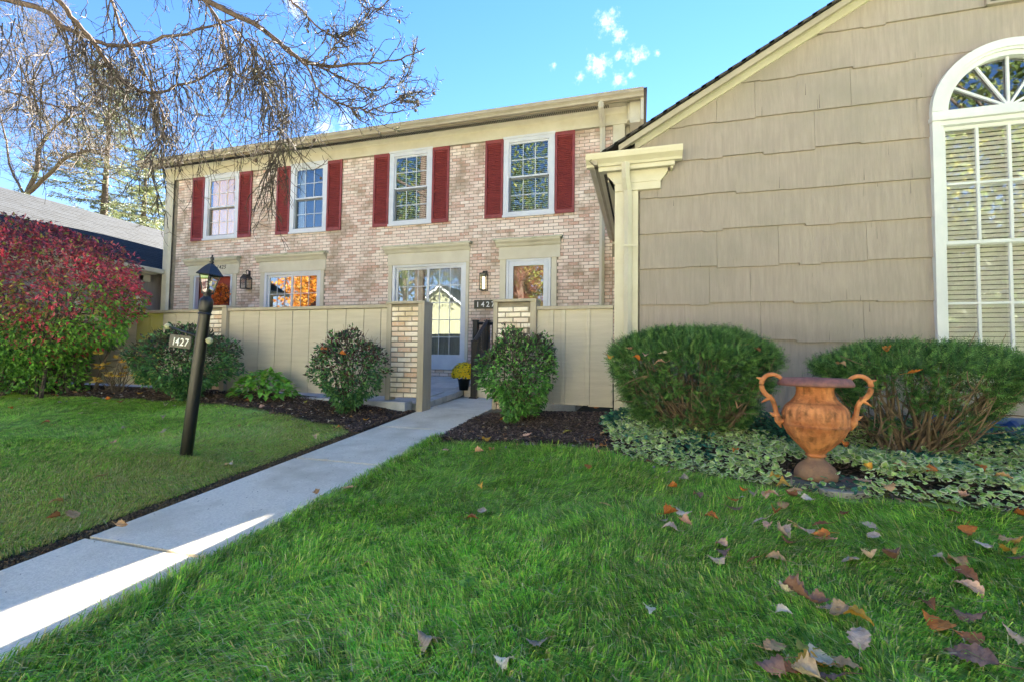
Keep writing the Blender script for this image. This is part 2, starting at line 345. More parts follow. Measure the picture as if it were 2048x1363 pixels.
# concrete front path: slabs with recessed joints
path = empty('path', (-2.43, 3, 0), 'pale concrete front path leading between the brick pillars', None); path['kind'] = 'structure'
joints = [-6, -4.4, -2.9, -1.35, .2, 1.76, 3.28, 4.55, 5.75, 7.06]
for a, b in zip(joints[:-1], joints[1:]):
    q = G(); ys = np.linspace(a+.012, b-.012, 8); xl, xr = -2.87, -1.99
    top = [(x, y, float(.079*(max(y, 1.25)-1.2)*(1 if y < 5.5 else 1))+.012 if y < 5.5 else .352+(y-5.5)*.045) for y in ys for x in (xl, xr)]
    v = np.array(top+[(x, y, z-.1) for x, y, z in top]); n = 8
    f = []
    for i in range(n-1):
        f += [(2*i, 2*i+1, 2*i+3, 2*i+2), (2*i, 2*i+2, 2*n+2*i+2, 2*n+2*i), (2*i+1, 2*n+2*i+1, 2*n+2*i+3, 2*i+3)]
    f += [(0, 2*n, 2*n+1, 1), (2*n-2, 2*n-1, 4*n-1, 4*n-2)]
    q.add(v, None, f).build('slab', m_concrete, path)

# patio of grey pavers, and its block edge
patio = empty('patio', (-5, 7.2, .5), 'raised patio of light grey stone pavers behind the fence', None); patio['kind'] = 'structure'
def pz(y): return .43+.075*(y-5.68)
pavers = 0
xx = np.arange(-11.8, -2.9, .6)
for j in range(6):
    y0 = 5.66+j*.55
    for i, x0 in enumerate(xx):
        a = x0+(.3 if j % 2 else 0); b = min(a+.592, -3.06)
        if b-a < .1 or y0 > 8.8: continue
        y1 = min(y0+.542, 8.88)
        v = [(a, y0, pz(y0)-.05), (b, y0, pz(y0)-.05), (b, y1, pz(y1)-.05), (a, y1, pz(y1)-.05), (a, y0, pz(y0)), (b, y0, pz(y0)), (b, y1, pz(y1)), (a, y1, pz(y1))]
        G().add(v, None, [(4, 5, 6, 7), (0, 1, 5, 4), (1, 2, 6, 5), (2, 3, 7, 6), (3, 0, 4, 7)]).build('paver', m_stone, patio); pavers += 1
for i in range(10):
    y0 = 5.64+i*.20; y1 = y0+.194
    if y0 > 7.55: continue
    for k in (0,):
        v = [(-3.05, y0, pz(y0)-.095), (-2.88, y0, pz(y0)-.095), (-2.88, y1, pz(y1)-.095), (-3.05, y1, pz(y1)-.095), (-3.05, y0, pz(y0)+.006), (-2.875+random.random()*.008, y0, pz(y0)+.004), (-2.875+random.random()*.008, y1, pz(y1)+.004), (-3.05, y1, pz(y1)+.006)]
        G().add(v, None, [(4, 5, 6, 7), (0, 1, 5, 4), (1, 2, 6, 5), (2, 3, 7, 6), (3, 0, 4, 7), (0, 3, 2, 1)]).build('edge_block', m_stone, patio, bevel=.008)
G().box(-3.06, -2.895, 5.62, 7.6, .22, .345).build('edge_base', m_concrete, patio)
G().box(-12, -2.92, 5.60, 8.89, .1, .36).build('patio_bedding', m_concrete, patio)
G().box(-8.2, -2.98, 5.33, 5.53, .25, .475).build('patio_kerb', M('kerb_pale', '#b9bcc2', '#a5a8ae', 6, .85), patio, bevel=.01)
G().box(-14, -8.2, 5.2, 5.53, .25, .44).build('patio_kerb', m_concrete, patio, bevel=.01)

# porch steps
st = empty('porch_step', (-2.2, 7.5, .4), 'concrete porch steps up to the white storm door of 1427', None); st['kind'] = 'structure'
G().box(-2.86, -1.0, 7.06, 7.42, .25, .585).build('step', m_concrete, st, bevel=.012)
G().box(-2.86, -1.0, 7.42, 8.88, .25, .76).build('step', m_concrete, st, bevel=.012)
G().box(-2.86, -1.0, 7.80, 8.88, .76, .93).build('step', m_concrete, st, bevel=.012)

# ------------------------------------------------------------------ brick townhouse
BY = 8.9
HX0, HX1, HZ1 = -11.78, -.58, 5.66
house = empty('brick_townhouse', (-6.2, 12, 0), 'two storey pink brick townhouse with maroon shutters and cream trim', 'house')
WIN = [(-10.85, -9.74), (-8.17, -7.13), (-5.48, -4.43), (-2.80, -1.72)]
WZ = (3.97, 5.66)
holes = [(a, b, WZ[0], WZ[1]) for a, b in WIN]
SLID = [(-5.45, -3.53), (-8.98, -7.15)]
DOOR = [(-2.85, -1.66), (-11.23, -9.72)]
holes += [(SLID[0][0], SLID[0][1], .82, 3.38), (SLID[1][0], SLID[1][1], .82, 3.36)]
holes += [(a, b, .70, 3.38) for a, b in DOOR]
def wall_with_holes(q, x0, x1, z0, z1, holes, y0, y1):
    xs = sorted({x0, x1, *[h[0] for h in holes], *[h[1] for h in holes]}); zs = sorted({z0, z1, *[h[2] for h in holes], *[h[3] for h in holes]})
    for a, b in zip(xs[:-1], xs[1:]):
        run = None
        for c, d in zip(zs[:-1], zs[1:]):
            mx_, mz_ = (a+b)/2, (c+d)/2
            if not any(h[0] < mx_ < h[1] and h[2] < mz_ < h[3] for h in holes):
                run = (run[0], d) if run else (c, d)
            elif run: q.box(a, b, y0, y1, run[0], run[1]); run = None
        if run: q.box(a, b, y0, y1, run[0], run[1])
q = G(); hh = [(a+.02, b-.02, c+.02, d-.02) for a, b, c, d in holes]
wall_with_holes(q, HX0-.4, HX1+.23, .2, 5.72, hh, BY, BY+.12)
wall_with_holes(q, HX1+.23, .3, .2, 3.6, [], BY, BY+.12)
q.build('mortar_wall', m_mortar, house)
q = G(); q.box(-.36, -.35+.0, BY+.12, 17.5, .2, 5.94); q.box(HX0-.4, HX0-.39, BY+.12, 17.5, .2, 5.94); q.box(HX0-.4, -.35, 17.49, 17.5, .2, 5.94)
q.build('side_wall', m_shake, house)
G().box(HX0-.38, -.37, 9.75, 9.77, .6, 5.7).build('interior_partition', m_room, house)
# bricks: the 300 that show largest are parts, the rest one part
BL, BH, CO = .203, .0677, .0677
bricks = []
nrow = int((HZ1-.62)/CO)
def brick_rows(x0, x1, z0, rows, holes):
    out = []
    for r_ in range(rows):
        z = z0+r_*CO; off = (r_ % 2)*BL/2
        x = x0-off
        while x < x1-.01:
            a, b = max(x, x0), min(x+BL-.010, x1); x += BL
            segs = [(a, b)]
            for h in holes:
                if h[2] < z+.028 < h[3]:
                    ns = []
                    for s0, s1 in segs:
                        if s1 <= h[0] or s0 >= h[1]: ns.append((s0, s1))
                        else:
                            if s0 < h[0]: ns.append((s0, h[0]))
                            if s1 > h[1]: ns.append((h[1], s1))
                    segs = ns
            for s0, s1 in segs:
                if s1-s0 > .03: out.append((s0, s1, z))
    return out
bricks = brick_rows(HX0, HX1, .62, nrow, holes)+brick_rows(-.57, .1, .62, 36, [])
def brickgeo(q, a, b, z, y, proud=.007):
    j = [random.uniform(-.0022, .0022) for _ in range(4)]; p = proud+random.uniform(-.003, .003)
    h = CO-.0105
    v = [(a, y, z), (b, y, z), (a, y, z+h), (b, y, z+h), (a+.003+j[0], y-p, z+.003+j[1]), (b-.003+j[2], y-p, z+.003-j[1]), (a+.003-j[0], y-p, z+h-.003+j[3]), (b-.003-j[2], y-p, z+h-.003-j[3])]
    q.add(v, None, [(4, 5, 7, 6), (0, 1, 5, 4), (1, 3, 7, 5), (3, 2, 6, 7), (2, 0, 4, 6)], r=random.random())
def hidden(a, z):   # shutters, railing, fence and so on in front
    if z < 1.95: return not (-3.5 < a < -3.05 and z > 1.5)
    for x0, x1 in WIN:
        if (x0-.45 < a < x1+.35) and 3.9 < z < 5.66: return True
    return a > -.85 and z > 3.8 or a > -.95
def size(b): return -abs(b[1]-b[0])*CO/(1+((b[0]*.277+BY*.961)**2)) if not hidden(b[0], b[2]) else 0
order = sorted(bricks, key=size)
for b in order[:300]:
    q = G(); brickgeo(q, b[0], b[1], b[2], BY); q.build('brick', m_brick, house)
q = G()
for b in order[300:]: brickgeo(q, b[0], b[1], b[2], BY)
q.build('brick_field', m_brick, house, kind='stuff')

# corner boards, frieze, soffit, gutter, downspouts, roof
G().box(HX0-.42, HX0-.17, BY-.03, BY-.001, .45, 5.64).build('corner_board', m_trim, house, bevel=.004)
G().box(HX1+.005, HX1+.23, BY-.03, BY+.14, 3.3, 5.64).build('corner_board', m_trim, house, bevel=.004)
G().box(-.348, -.25, BY+.15, BY+.30, 3.3, 5.9).build('side_board', m_trim, house, bevel=.004)
q = G(); q.prism([(BY-.035, 5.64), (BY-.035, 5.85), (BY-.05, 5.88), (BY-.085, 5.92), (BY-.10, 5.95), (BY+.1, 5.95), (BY+.1, 5.64)], HX0-.44, HX1+.27, 'x'); q.box(HX0-.45, HX1+.28, BY-.048, BY-.036, 5.635, 5.715)
q.build('frieze_board', m_trim, house)
q = G(); q.box(HX0-.75, -.03, 8.46, BY-.10, 5.952, 5.965); q.box(-.35, -.03, BY-.1, 17.8, 5.952, 5.965); q.box(HX0-.75, -.03, 8.47, 8.50, 5.865, 5.951); q.build('soffit', m_gutter, house)
q = G()
for i in range(300):
    x = HX0-.4+i*.0385
    if x < -.3: q.box(x, x+.018, 8.68, 8.77, 5.940, 5.9485)
q.build('soffit_slot', m_dark, house, kind='stuff')
G().box(HX0-.45, -.25, 8.66, 8.79, 5.949, 5.9515).build('soffit_vent_strip', m_trim, house)
gp = [(8.46, 5.872), (8.395, 5.872), (8.385, 5.90), (8.37, 5.92), (8.345, 5.945), (8.34, 5.985), (8.33, 6.00), (8.345, 6.00), (8.36, 5.99), (8.46, 5.99)]
G().prism(gp, HX0-.78, .0, 'x').build('gutter', m_gutter, house)
q = G(); q.box(-.25, -.06, 8.60, 17.8, 5.50, 5.951); q.box(-.055, -.0, 8.462, 17.8, 5.47, 5.951); q.box(-.30, -.251, 8.7, 8.86, 5.60, 5.951)
q.build('return_fascia', m_trim, house)
q = G(); q.prism([(8.40, 6.02), (13.2, 7.2), (13.2, 7.17), (8.40, 5.995)], HX0-.8, .06, 'x'); q.prism([(13.2, 7.2), (17.9, 6.05), (17.9, 6.02), (13.2, 7.17)], HX0-.8, .06, 'x')
q.build('roof', m_shingle2, house)
q = G(); q.prism([(8.9, 5.96), (17.5, 5.96), (13.2, 7.15)], -.37, -.35, 'x'); q.prism([(8.9, 5.96), (17.5, 5.96), (13.2, 7.15)], HX0-.4, HX0-.38, 'x'); q.build('gable_end', m_shake, house)
q = G(); q.tube([(-.77, 8.42, 5.88), (-.77, 8.43, 5.80), (-.77, 8.80, 5.58), (-.77, 8.84, 5.45), (-.77, 8.84, .6)], .052, 4); q.build('downspout', m_trim, house)
G().tube([(-11.93, 8.84, 5.9), (-11.93, 8.84, .5)], .05, 4).build('downspout', m_trim, house)

def window(x0, x1, kind):
    z0, z1 = WZ; wd = empty('window', ((x0+x1)/2, BY, z0), None, None); wd.location = Vector(wd.location)-house.location; wd.parent = house
    c = .115; y = BY-.035
    q = G(); q.box(x0, x0+c, y, BY+.06, z0, z1); q.box(x1-c, x1, y, BY+.06, z0, z1); q.box(x0+c, x1-c, y, BY+.06, z1-.12, z1); q.box(x0+c, x1-c, y, BY+.06, z0, z0+.11)
    q.box(x0-.012, x1+.012, y-.02, y-.001, z0-.004, z0+.045); q.box(x0-.01, x1+.01, y-.016, y-.001, z1-.045, z1+.004)
    q.build('casing', m_white, wd, bevel=.004)
    a, b = x0+c, x1-c; zm = 4.81; zt = z1-.12; zb = z0+.11; s = .035
    q = G(); q.box(a, a+s, BY-.005, BY+.03, zm, zt); q.box(b-s, b, BY-.005, BY+.03, zm, zt); q.box(a+s, b-s, BY-.005, BY+.03, zt-s, zt); q.box(a+s, b-s, BY-.008, BY+.03, zm-.012, zm+.022); q.build('sash', m_white, wd)
    q = G(); q.box(a, a+s, BY+.031, BY+.06, zb, zm-.013); q.box(b-s, b, BY+.031, BY+.06, zb, zm-.013); q.box(a+s, b-s, BY+.031, BY+.06, zb, zb+s); q.box(a+s, b-s, BY+.031, BY+.06, zm-.045, zm-.013); q.build('sash', M_greysash, wd)
    G().box(a+s, b-s, BY+.012, BY+.016, zm+.02, zt-s).build('pane', m_glass, wd); G().box(a+s, b-s, BY+.044, BY+.048, zb+s, zm-.04).build('pane', m_glass, wd)
    q = G(); w3 = (b-a-2*s)/3
    for (u0, u1, yy) in ((zm+.022, zt-s, BY+.008), (zb+s, zm-.045, BY+.040)):
        for k in (1, 2): q.box(a+s+k*w3-.007, a+s+k*w3+.007, yy-.004, yy+.003, u0, u1)
        q.box(a+s, b-s, yy-.006, yy+.001, (u0+u1)/2-.007, (u0+u1)/2+.007)
    q.build('muntin', m_white, wd)
    q = G(); q.box(a, b, BY+.45, BY+.46, z0, z1); q.box(a-.01, a, BY+.12, BY+.46, z0, z1); q.box(b, b+.01, BY+.12, BY+.46, z0, z1); q.box(a, b, BY+.12, BY+.46, z1, z1+.01); q.box(a, b, BY+.12, BY+.46, z0-.01, z0); q.build('room_recess', m_dark, wd)
    if kind == 'blind':
        q = G(); n = 34
        for i in range(n):
            z = zb+.02+i*(zt-zb-.03)/n
            q.add([(a+.01, BY+.10, z), (b-.01, BY+.10, z), (b-.01, BY+.135, z+.026), (a+.01, BY+.135, z+.026)], None, [(0, 1, 2, 3)])
        q.build('blind', m_blind2, wd, kind='stuff')
    elif kind in ('gold', 'pale'):
        n = 60; xs = np.linspace(a, b, n); yy = BY+.11+.012*np.sin(np.arange(n)*1.1)+.006*np.sin(np.arange(n)*.37); q = G()
        v = np.array([(x, y_, z) for x, y_ in zip(xs, yy) for z in (z0+.05, z1-.05)]); q.add(v, None, [(2*i, 2*i+2, 2*i+3, 2*i+1) for i in range(n-1)])
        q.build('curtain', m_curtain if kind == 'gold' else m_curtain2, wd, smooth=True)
    elif kind == 'side':
        for s_, e_ in ((a, a+.16), (b-.13, b)):
            n = 16; xs = np.linspace(s_, e_, n); yy = BY+.13+.012*np.sin(np.arange(n)*1.4); q = G()
            q.add(np.array([(x, y_, z) for x, y_ in zip(xs, yy) for z in (z0+.05, z1-.05)]), None, [(2*i, 2*i+2, 2*i+3, 2*i+1) for i in range(n-1)]); q.build('curtain', m_curtain2, wd, smooth=True)
    return wd
M_greysash = M('grey_screen_frame', '#6b6f70', None, rough=.5)
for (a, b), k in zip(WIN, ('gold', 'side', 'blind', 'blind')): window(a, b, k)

# shutters
lou = G(); n = 36
for i in range(n):
    z = .085+i*(1.49/n)
    lou.add([(.045, -.014, z), (.355, -.014, z), (.355, .006, z+.030), (.045, .006, z+.030), (.045, -.002, z-.004), (.355, -.002, z-.004)], None, [(0, 1, 2, 3), (4, 5, 1, 0)])
lou.add([(.04, .008, .06), (.36, .008, .06), (.36, .008, 1.6), (.04, .008, 1.6)], None, [(0, 1, 2, 3)])
lou_me = lou.build('louvers', m_shutter, me_only=True)
fr = G(); fr.box(0, .048, -.02, .008, 0, 1.66); fr.box(.352, .4, -.02, .008, 0, 1.66); fr.box(.048, .352, -.02, .008, 0, .075); fr.box(.048, .352, -.02, .008, 1.585, 1.66)
fr_me = fr.build('shutter_frame', m_shutter, me_only=True)
for x in (-11.26, -9.735, -8.575, -7.125, -5.885, -4.425, -3.205, -1.715):
    s_ = put('shutter', fr_me, house, Vector((x, BY-.024, 3.975))-house.location, bevel=.003)
    put('louver', lou_me, s_, (0, 0, 0), kind='stuff')

# door and window hoods
def hood(x0, x1, zt, name='entablature'):
    q = G(); y = BY-.03
    q.box(x0+.10, x1-.055, y, BY+.02, zt-.40, zt-.12); q.box(x0+.09, x1-.05, y-.018, y-.001, zt-.405, zt-.38)
    q.prism([(y, zt-.15), (y-.03, zt-.13), (y-.05, zt-.09), (y-.09, zt-.06), (y-.10, zt-.045), (y-.10, zt-.02), (BY, zt-.02), (BY, zt-.15)], x0+.04, x1-.04, 'x')
    o = q.build(name, m_trim, house)
    G().prism([(y-.115, zt-.02), (y-.12, zt+.0), (y-.10, zt+.02), (BY, zt+.035), (BY, zt-.02)], x0, x1, 'x').build('hood_cap', m_trim2, house)
    return o
hood(-5.57, -3.47, 3.49); hood(-2.97, -1.54, 3.50); hood(-9.12, -7.05, 3.47); hood(-11.40, -9.60, 3.48)
for a, b, z0 in ((-5.45, -5.36, .82), (-3.60, -3.53, .82), (-2.85, -2.72, .93), (-1.77, -1.66, .93), (-8.98, -8.86, .82), (-7.24, -7.15, .82), (-11.23, -11.1, .7), (-9.84, -9.72, .7)):
    G().box(a, b, BY-.028, BY+.05, z0, 3.10).build('pilaster', m_trim, house, bevel=.004)

def slider(x0, x1, zt, zb, rows, kind, white):
    wd = empty('sliding_door', ((x0+x1)/2, BY, zb), None, None); wd.location = Vector(wd.location)-house.location; wd.parent = house
    c = .065; mid = (x0+x1)/2-.01; y = BY-.022
    q = G(); q.box(x0, x0+c, y, BY+.08, zb, zt); q.box(x1-c, x1, y, BY+.08, zb, zt); q.box(x0+c, x1-c, y, BY+.08, zt-c, zt); q.box(x0+c, x1-c, y, BY+.08, zb, zb+.05); q.build('frame', white, wd, bevel=.003)
    for i, (a, b, yy) in enumerate(((x0+c, mid+.03, BY+.03), (mid-.03, x1-c, BY+.0))):
        s = .055; u0, u1 = zb+.05, zt-c
        q = G(); q.box(a, a+s, yy, yy+.03, u0, u1); q.box(b-s, b, yy, yy+.03, u0, u1); q.box(a+s, b-s, yy, yy+.03, u1-s, u1); q.box(a+s, b-s, yy, yy+.03, u0, u0+s); q.build('door_leaf', white, wd, bevel=.003)
        G().box(a+s, b-s, yy+.014, yy+.018, u0+s, u1-s).build('pane', m_glassd, wd)
        q = G(); w3 = (b-a-2*s)/3; hz = (u1-u0-2*s)/rows
        for k in (1, 2): q.box(a+s+k*w3-.006, a+s+k*w3+.006, yy+.006, yy+.012, u0+s, u1-s)
        for k in range(1, rows): q.box(a+s, b-s, yy+.004, yy+.0055, u0+s+k*hz-.007, u0+s+k*hz+.007)
        q.build('muntin', white, wd)
    if kind == 'vertical':
        q = G(); n = 22
        for i in range(n):
            x = x0+.1+i*(x1-x0-.2)/n
            if .34 < i/n < .40: continue
            q.add([(x, BY+.14, zb+.08), (x+.045, BY+.20, zb+.08), (x+.045, BY+.20, zt-.1), (x, BY+.14, zt-.1)], None, [(0, 1, 2, 3)])
        q.build('vertical_blind', m_curtain2, wd, kind='stuff')
    q = G(); q.box(x0, x1, BY+.83, BY+.84, zb-.1, zt); q.build('room_recess', m_dark, wd)
    return wd
slider(-5.35, -3.60, 3.10, 1.03, 5, 'vertical', m_white)
G().box(-5.36, -3.56, BY-.05, BY+.05, .82, 1.03).build('sill_panel', m_white, house, bevel=.004)
slider(-8.86, -7.24, 3.07, 1.2, 4, '', m_white)
q = G(); q.box(-8.98, -7.15, BY-.03, BY+.05, .82, 1.2); q.build('sill_panel', m_trim, house)
def storm(x0, x1, zt, zb, doormat, glass, inset, big):
    wd = empty('front_door', ((x0+x1)/2, BY, zb), None, None); wd.location = Vector(wd.location)-house.location; wd.parent = house
    y = BY-.02; c = .05
    q = G(); q.box(x0, x0+c, y-.006, BY+.08, zb, zt); q.box(x1-c, x1, y-.006, BY+.08, zb, zt); q.box(x0+c, x1-c, y-.006, BY+.08, zt-c, zt); q.build('frame', m_white, wd, bevel=.003)
    a, b, s = x0+c+.004, x1-c-.004, inset
    if glass:
        q = G(); q.box(a, a+s, y, y+.03, zb, zt-c); q.box(b-s, b, y, y+.03, zb, zt-c); q.box(a+s, b-s, y, y+.03, zt-c-s, zt-c); q.box(a+s, b-s, y, y+.03, zb, zb+.3); q.build('storm_door', m_white, wd, bevel=.004)
        G().box(a+s, b-s, y+.012, y+.016, zb+.3, zt-c-s).build('pane', m_glassa, wd)
    q = G(); q.box(a, b, BY+.10, BY+.14, zb, zt-c)
    for i in range(2):
        for j in range(3):
            px0 = a+.10+i*(b-a-.1)/2; q.box(px0, px0+(b-a)/2-.16, BY+.090, BY+.1, zb+.2+j*.62, zb+.2+j*.62+.46)
    q.build('door_panel', doormat, wd, bevel=.006)
    return wd
storm(-2.71, -1.78, 3.10, .93, m_browndoor, True, .095, 1)
storm(-11.09, -9.86, 3.08, .72, m_reddoor, False, .05, 1)

def text(name, body, x, y, z, size, mat, parent, rot=(R(90), 0, 0), shear=0, ext=.002, local=False, spacing=1):
    cu = bpy.data.curves.new(name, 'FONT'); cu.body = body; cu.size = size; cu.extrude = ext; cu.shear = shear; cu.space_character = spacing; cu.resolution_u = 3; cu.offset = size*.006
    to = bpy.data.objects.new(name, cu); COL.objects.link(to); dg = bpy.context.evaluated_depsgraph_get(); me = bpy.data.meshes.new_from_object(to.evaluated_get(dg)); COL.objects.unlink(to); bpy.data.objects.remove(to)
    me.materials.clear(); me.materials.append(mat)
    loc = Vector((x, y, z)) if local or parent is None else Vector((x, y, z))-world_loc(parent)
    return put(name, me, parent, loc, rot=rot)
for i, ch in enumerate('1425'): text('digit', ch, -10.36+i*.078, BY-.034, 3.215, .135, m_digitb, house, shear=.25)
pl = G().box(-3.40, -2.90, BY-.035, BY-.006, 2.09, 2.27).build('number_plate', m_plate, house, bevel=.004)
for i, ch in enumerate('1427'): text('digit', ch, -3.355+i*.112, BY-.038, 2.125, .155, m_digit, pl)

# ------------------------------------------------------------------ right wing: shake sided house
WY = 5.55
wing = empty('shake_sided_house', (3.5, 9, .4), 'taupe shake sided gable house with white arched window', 'house')
SL = .560
def rz(x): return 3.455+SL*(x+.28)     # underside line of the rake board along the wall
q = G()
AX, AR, AZ = 3.45, .53, 3.60
wall_poly_holes = [(2.84, 4.06, .98, 3.55)]
wall_with_holes(q, -.29, 7.3, .2, 3.449, [(2.84, 4.06, .98, 3.449)], WY, WY+.12)
q.prism([(-.29, 3.45), (2.84, 3.45), (2.84, rz(2.84)+.06), (-.29, 3.52)], WY, WY+.12)
q.prism([(4.06, 3.45), (7.3, 3.45), (7.3, 3.52), (4.06, rz(2.94)+.06)], WY, WY+.12)
for k in range(24):
    a_, b_ = 2.84+k*1.22/24, 2.84+(k+1)*1.22/24; zz = 3.6+math.sqrt(max(0, .56**2-((a_+b_)/2-3.45)**2)); xx = (a_+b_)/2; q.box(a_, b_, WY, WY+.12, zz, min(rz(xx), rz(7-xx))+.03)
q.build('sheathing', m_mortar, wing)
q = G(); q.box(-.29, -.17, WY+.12, 16, .2, 3.45); q.box(7.2, 7.3, WY+.12, 16, .2, 3.45); q.box(-.29, 7.3, 15.9, 16, .2, 5); q.build('side_wall', m_shake, wing)
G().box(1, 6.5, 6.6, 6.62, .3, 4.6).build('interior_partition', m_room, wing)
# shakes, each one its own piece: course bottoms measured on the wall
courses = [(.46, .87), (.87, 1.285), (1.285, 1.70), (1.70, 2.115), (2.115, 2.535), (2.535, 2.95), (2.95, 3.365), (3.365, 3.785), (3.785, 4.20), (4.20, 4.62), (4.62, 5.03), (5.03, 5.45), (5.45, 5.9)]
def shake(a, b, z0, z1):
    # clip by rake line
    dz = random.choice([0, .004, .010, -.012, .016, -.008]); z0 += dz
    lim = lambda x: min(rz(x), rz(7-x))+.03
    y0, y1 = WY-.033-random.uniform(0, .001), WY-.010
    zt = z1+.03
    ta, tb = min(zt, lim(a)), min(zt, lim(b))
    if max(ta, tb) <= z0+.01: return
    pts = []
    bot = [(a, z0), (b, z0)]
    if ta < z0: # left corner cut
        xa = (z0-.03-3.455)/SL-.28; bot[0] = (max(a, xa), z0); ta = z0
    if tb < z0:
        xb = 7-((z0-.03-3.455)/SL-.28); bot[1] = (min(b, xb), z0); tb = z0
    P = [bot[0], bot[1], (bot[1][0], tb), (bot[0][0], ta)]
    # arched window cut: skip overlap horizontally
    def yy(z): return y0+(y1-y0)*np.clip((z-z0)/(z1+.03-z0), 0, 1)
    v = [(p[0], yy(p[1]), p[1]) for p in P]+[(p[0], WY, p[1]) for p in P]
    G().add(v, None, [(0, 1, 2, 3), (4, 5, 1, 0), (5, 6, 2, 1), (6, 7, 3, 2), (7, 4, 0, 3)]).build('shake', m_shake, wing)
def arch_shake(a, b, z0, z1):
    q = G(); n = max(2, int((b-a)/.02)); xs = np.linspace(a, b, n+1); any_ = False
    for u0, u1 in zip(xs[:-1], xs[1:]):
        d0, d1 = [3.6+math.sqrt(max(0, .63**2-(u-AX)**2)) if abs(u-AX) < .63 else 0 for u in (u0, u1)]
        b0, b1 = max(z0, d0), max(z0, d1)
        if min(b0, b1) >= z1: continue
        f = lambda z: WY-.024+.014*min(1, max(0, (z-z0)/(z1+.03-z0)))
        q.add([(u0, f(b0), min(b0, z1)), (u1, f(b1), min(b1, z1)), (u1, WY-.010, z1+.03), (u0, WY-.010, z1+.03), (u0, WY, b0), (u1, WY, b1)], None, [(0, 1, 2, 3), (4, 5, 1, 0)]); any_ = True
    if any_: q.build('shake', m_shake, wing)
for ci, (z0, z1) in enumerate(courses):
    x = -.04
    XR = 5.2
    while x < XR:
        wdt = random.choice([.2, .28, .34, .42, .5, .62]); a, b = x, min(x+wdt-random.choice([.0004, .0004, .0006, .0006, .003]), XR); x += wdt
        zc_ = (z0+z1)/2; ex = None
        if z1 > 1.0 and z0 < 3.3: ex = (2.80, 4.10)
        if 4.5 < z1 and z0 < 5.05 and z0 > 4.5: ex = (3.27, 3.93)
        segs = [(a, b)]
        if ex:
            segs = []
            if a < ex[0]: segs.append((a, min(b, ex[0]+.03)))
            if b > ex[1]: segs.append((max(a, ex[1]-.05), b))
            if a >= ex[0] and b <= ex[1]: segs = []
        for s0, s1 in segs:
            if s1-s0 <= .02: continue
            if z1 > 3.55 and z0 < 4.25 and s1 > 2.85 and s0 < 4.05: arch_shake(s0, s1, z0, z1)
            else: shake(s0, s1, z0, z1)
q = G()   # short cracks that opened along the grain
for i in range(46):
    x = random.uniform(0, 2.75) if i < 36 else random.uniform(4.15, 5.1); c_ = random.choice(courses[:10]); h_ = random.uniform(.04, .16); z = random.choice([c_[0]+.005, c_[1]-h_-.01, random.uniform(c_[0], c_[1]-h_)])
    if z+h_ > rz(x)-.05: continue
    yb = WY-.033+.023*np.clip((z-c_[0])/.44, 0, 1)-.0025; ye = WY-.033+.023*np.clip((z+h_-c_[0])/.44, 0, 1)-.0025
    w0_ = random.uniform(.0008, .0022); q.add([(x-w0_, yb, z), (x+w0_, yb, z), (x+w0_*.3+.002, ye, z+h_), (x-w0_*.3+.002, ye, z+h_)], None, [(0, 1, 2, 3)])
q.build('siding_crack', m_dark, wing, kind='stuff')
# gable trim
q = G()
def rake(q, d0, d1, y0, y1, xa=-.30, xb=3.5):
    # board parallel to the rake, between perpendicular-ish vertical offsets d0 and d1
    for sgn in (1, -1):
        X = lambda x: x if sgn == 1 else 7-x
        P = [(X(xa), rz(xa)+d0), (X(xb), rz(xb)+d0), (X(xb), rz(xb)+d1), (X(xa), rz(xa)+d1)]
        q.prism(P, y0, y1)
rake(q, 0, .125, WY-.055, WY+.02, -.10); q.build('rake_board', m_trim, wing)
q = G(); rake(q, .075, .118, WY-.11, WY-.056, -.14); rake(q, .060, .092, WY-.19, WY-.111, -.2); rake(q, .093, .118, WY-.19, WY-.111, -.2); q.build('rake_moulding', m_trim, wing)
q = G(); rake(q, .025, .092, WY-.235, WY-.191, -.28); q.build('rake_fascia', m_gutter, wing)
# roof with shingle tabs along the rake edge
q = G()
for sgn in (1, -1):
    X = lambda x: x if sgn == 1 else 7-x
    q.prism([(X(-.6), rz(-.6)+.119), (X(3.5), rz(3.5)+.119), (X(3.5), rz(3.5)+.127), (X(-.6), rz(-.6)+.127)], WY-.25, 16.1)
q.build('roof_deck', m_shingle2, wing)
q = G()
for i in range(31):
    x0 = -.60+i*.135; x1 = x0+.18; 
    q.add([(x0, WY-.262, rz(x0)+.142), (x1, WY-.262, rz(x1)+.131), (x1, 16.1, rz(x1)+.131), (x0, 16.1, rz(x0)+.142), (x0, WY-.262, rz(x0)+.110), (x1, WY-.262, rz(x1)+.108)], None, [(0, 1, 2, 3), (4, 5, 1, 0)])
    q.add([(x0, WY-.262, rz(x0)+.142), (x0, 16.1, rz(x0)+.142), (x0, 16.1, rz(x0)+.12), (x0, WY-.262, rz(x0)+.12)], None, [(0, 1, 2, 3)])
q.build('shingle_course', m_shingle2, wing, kind='stuff')
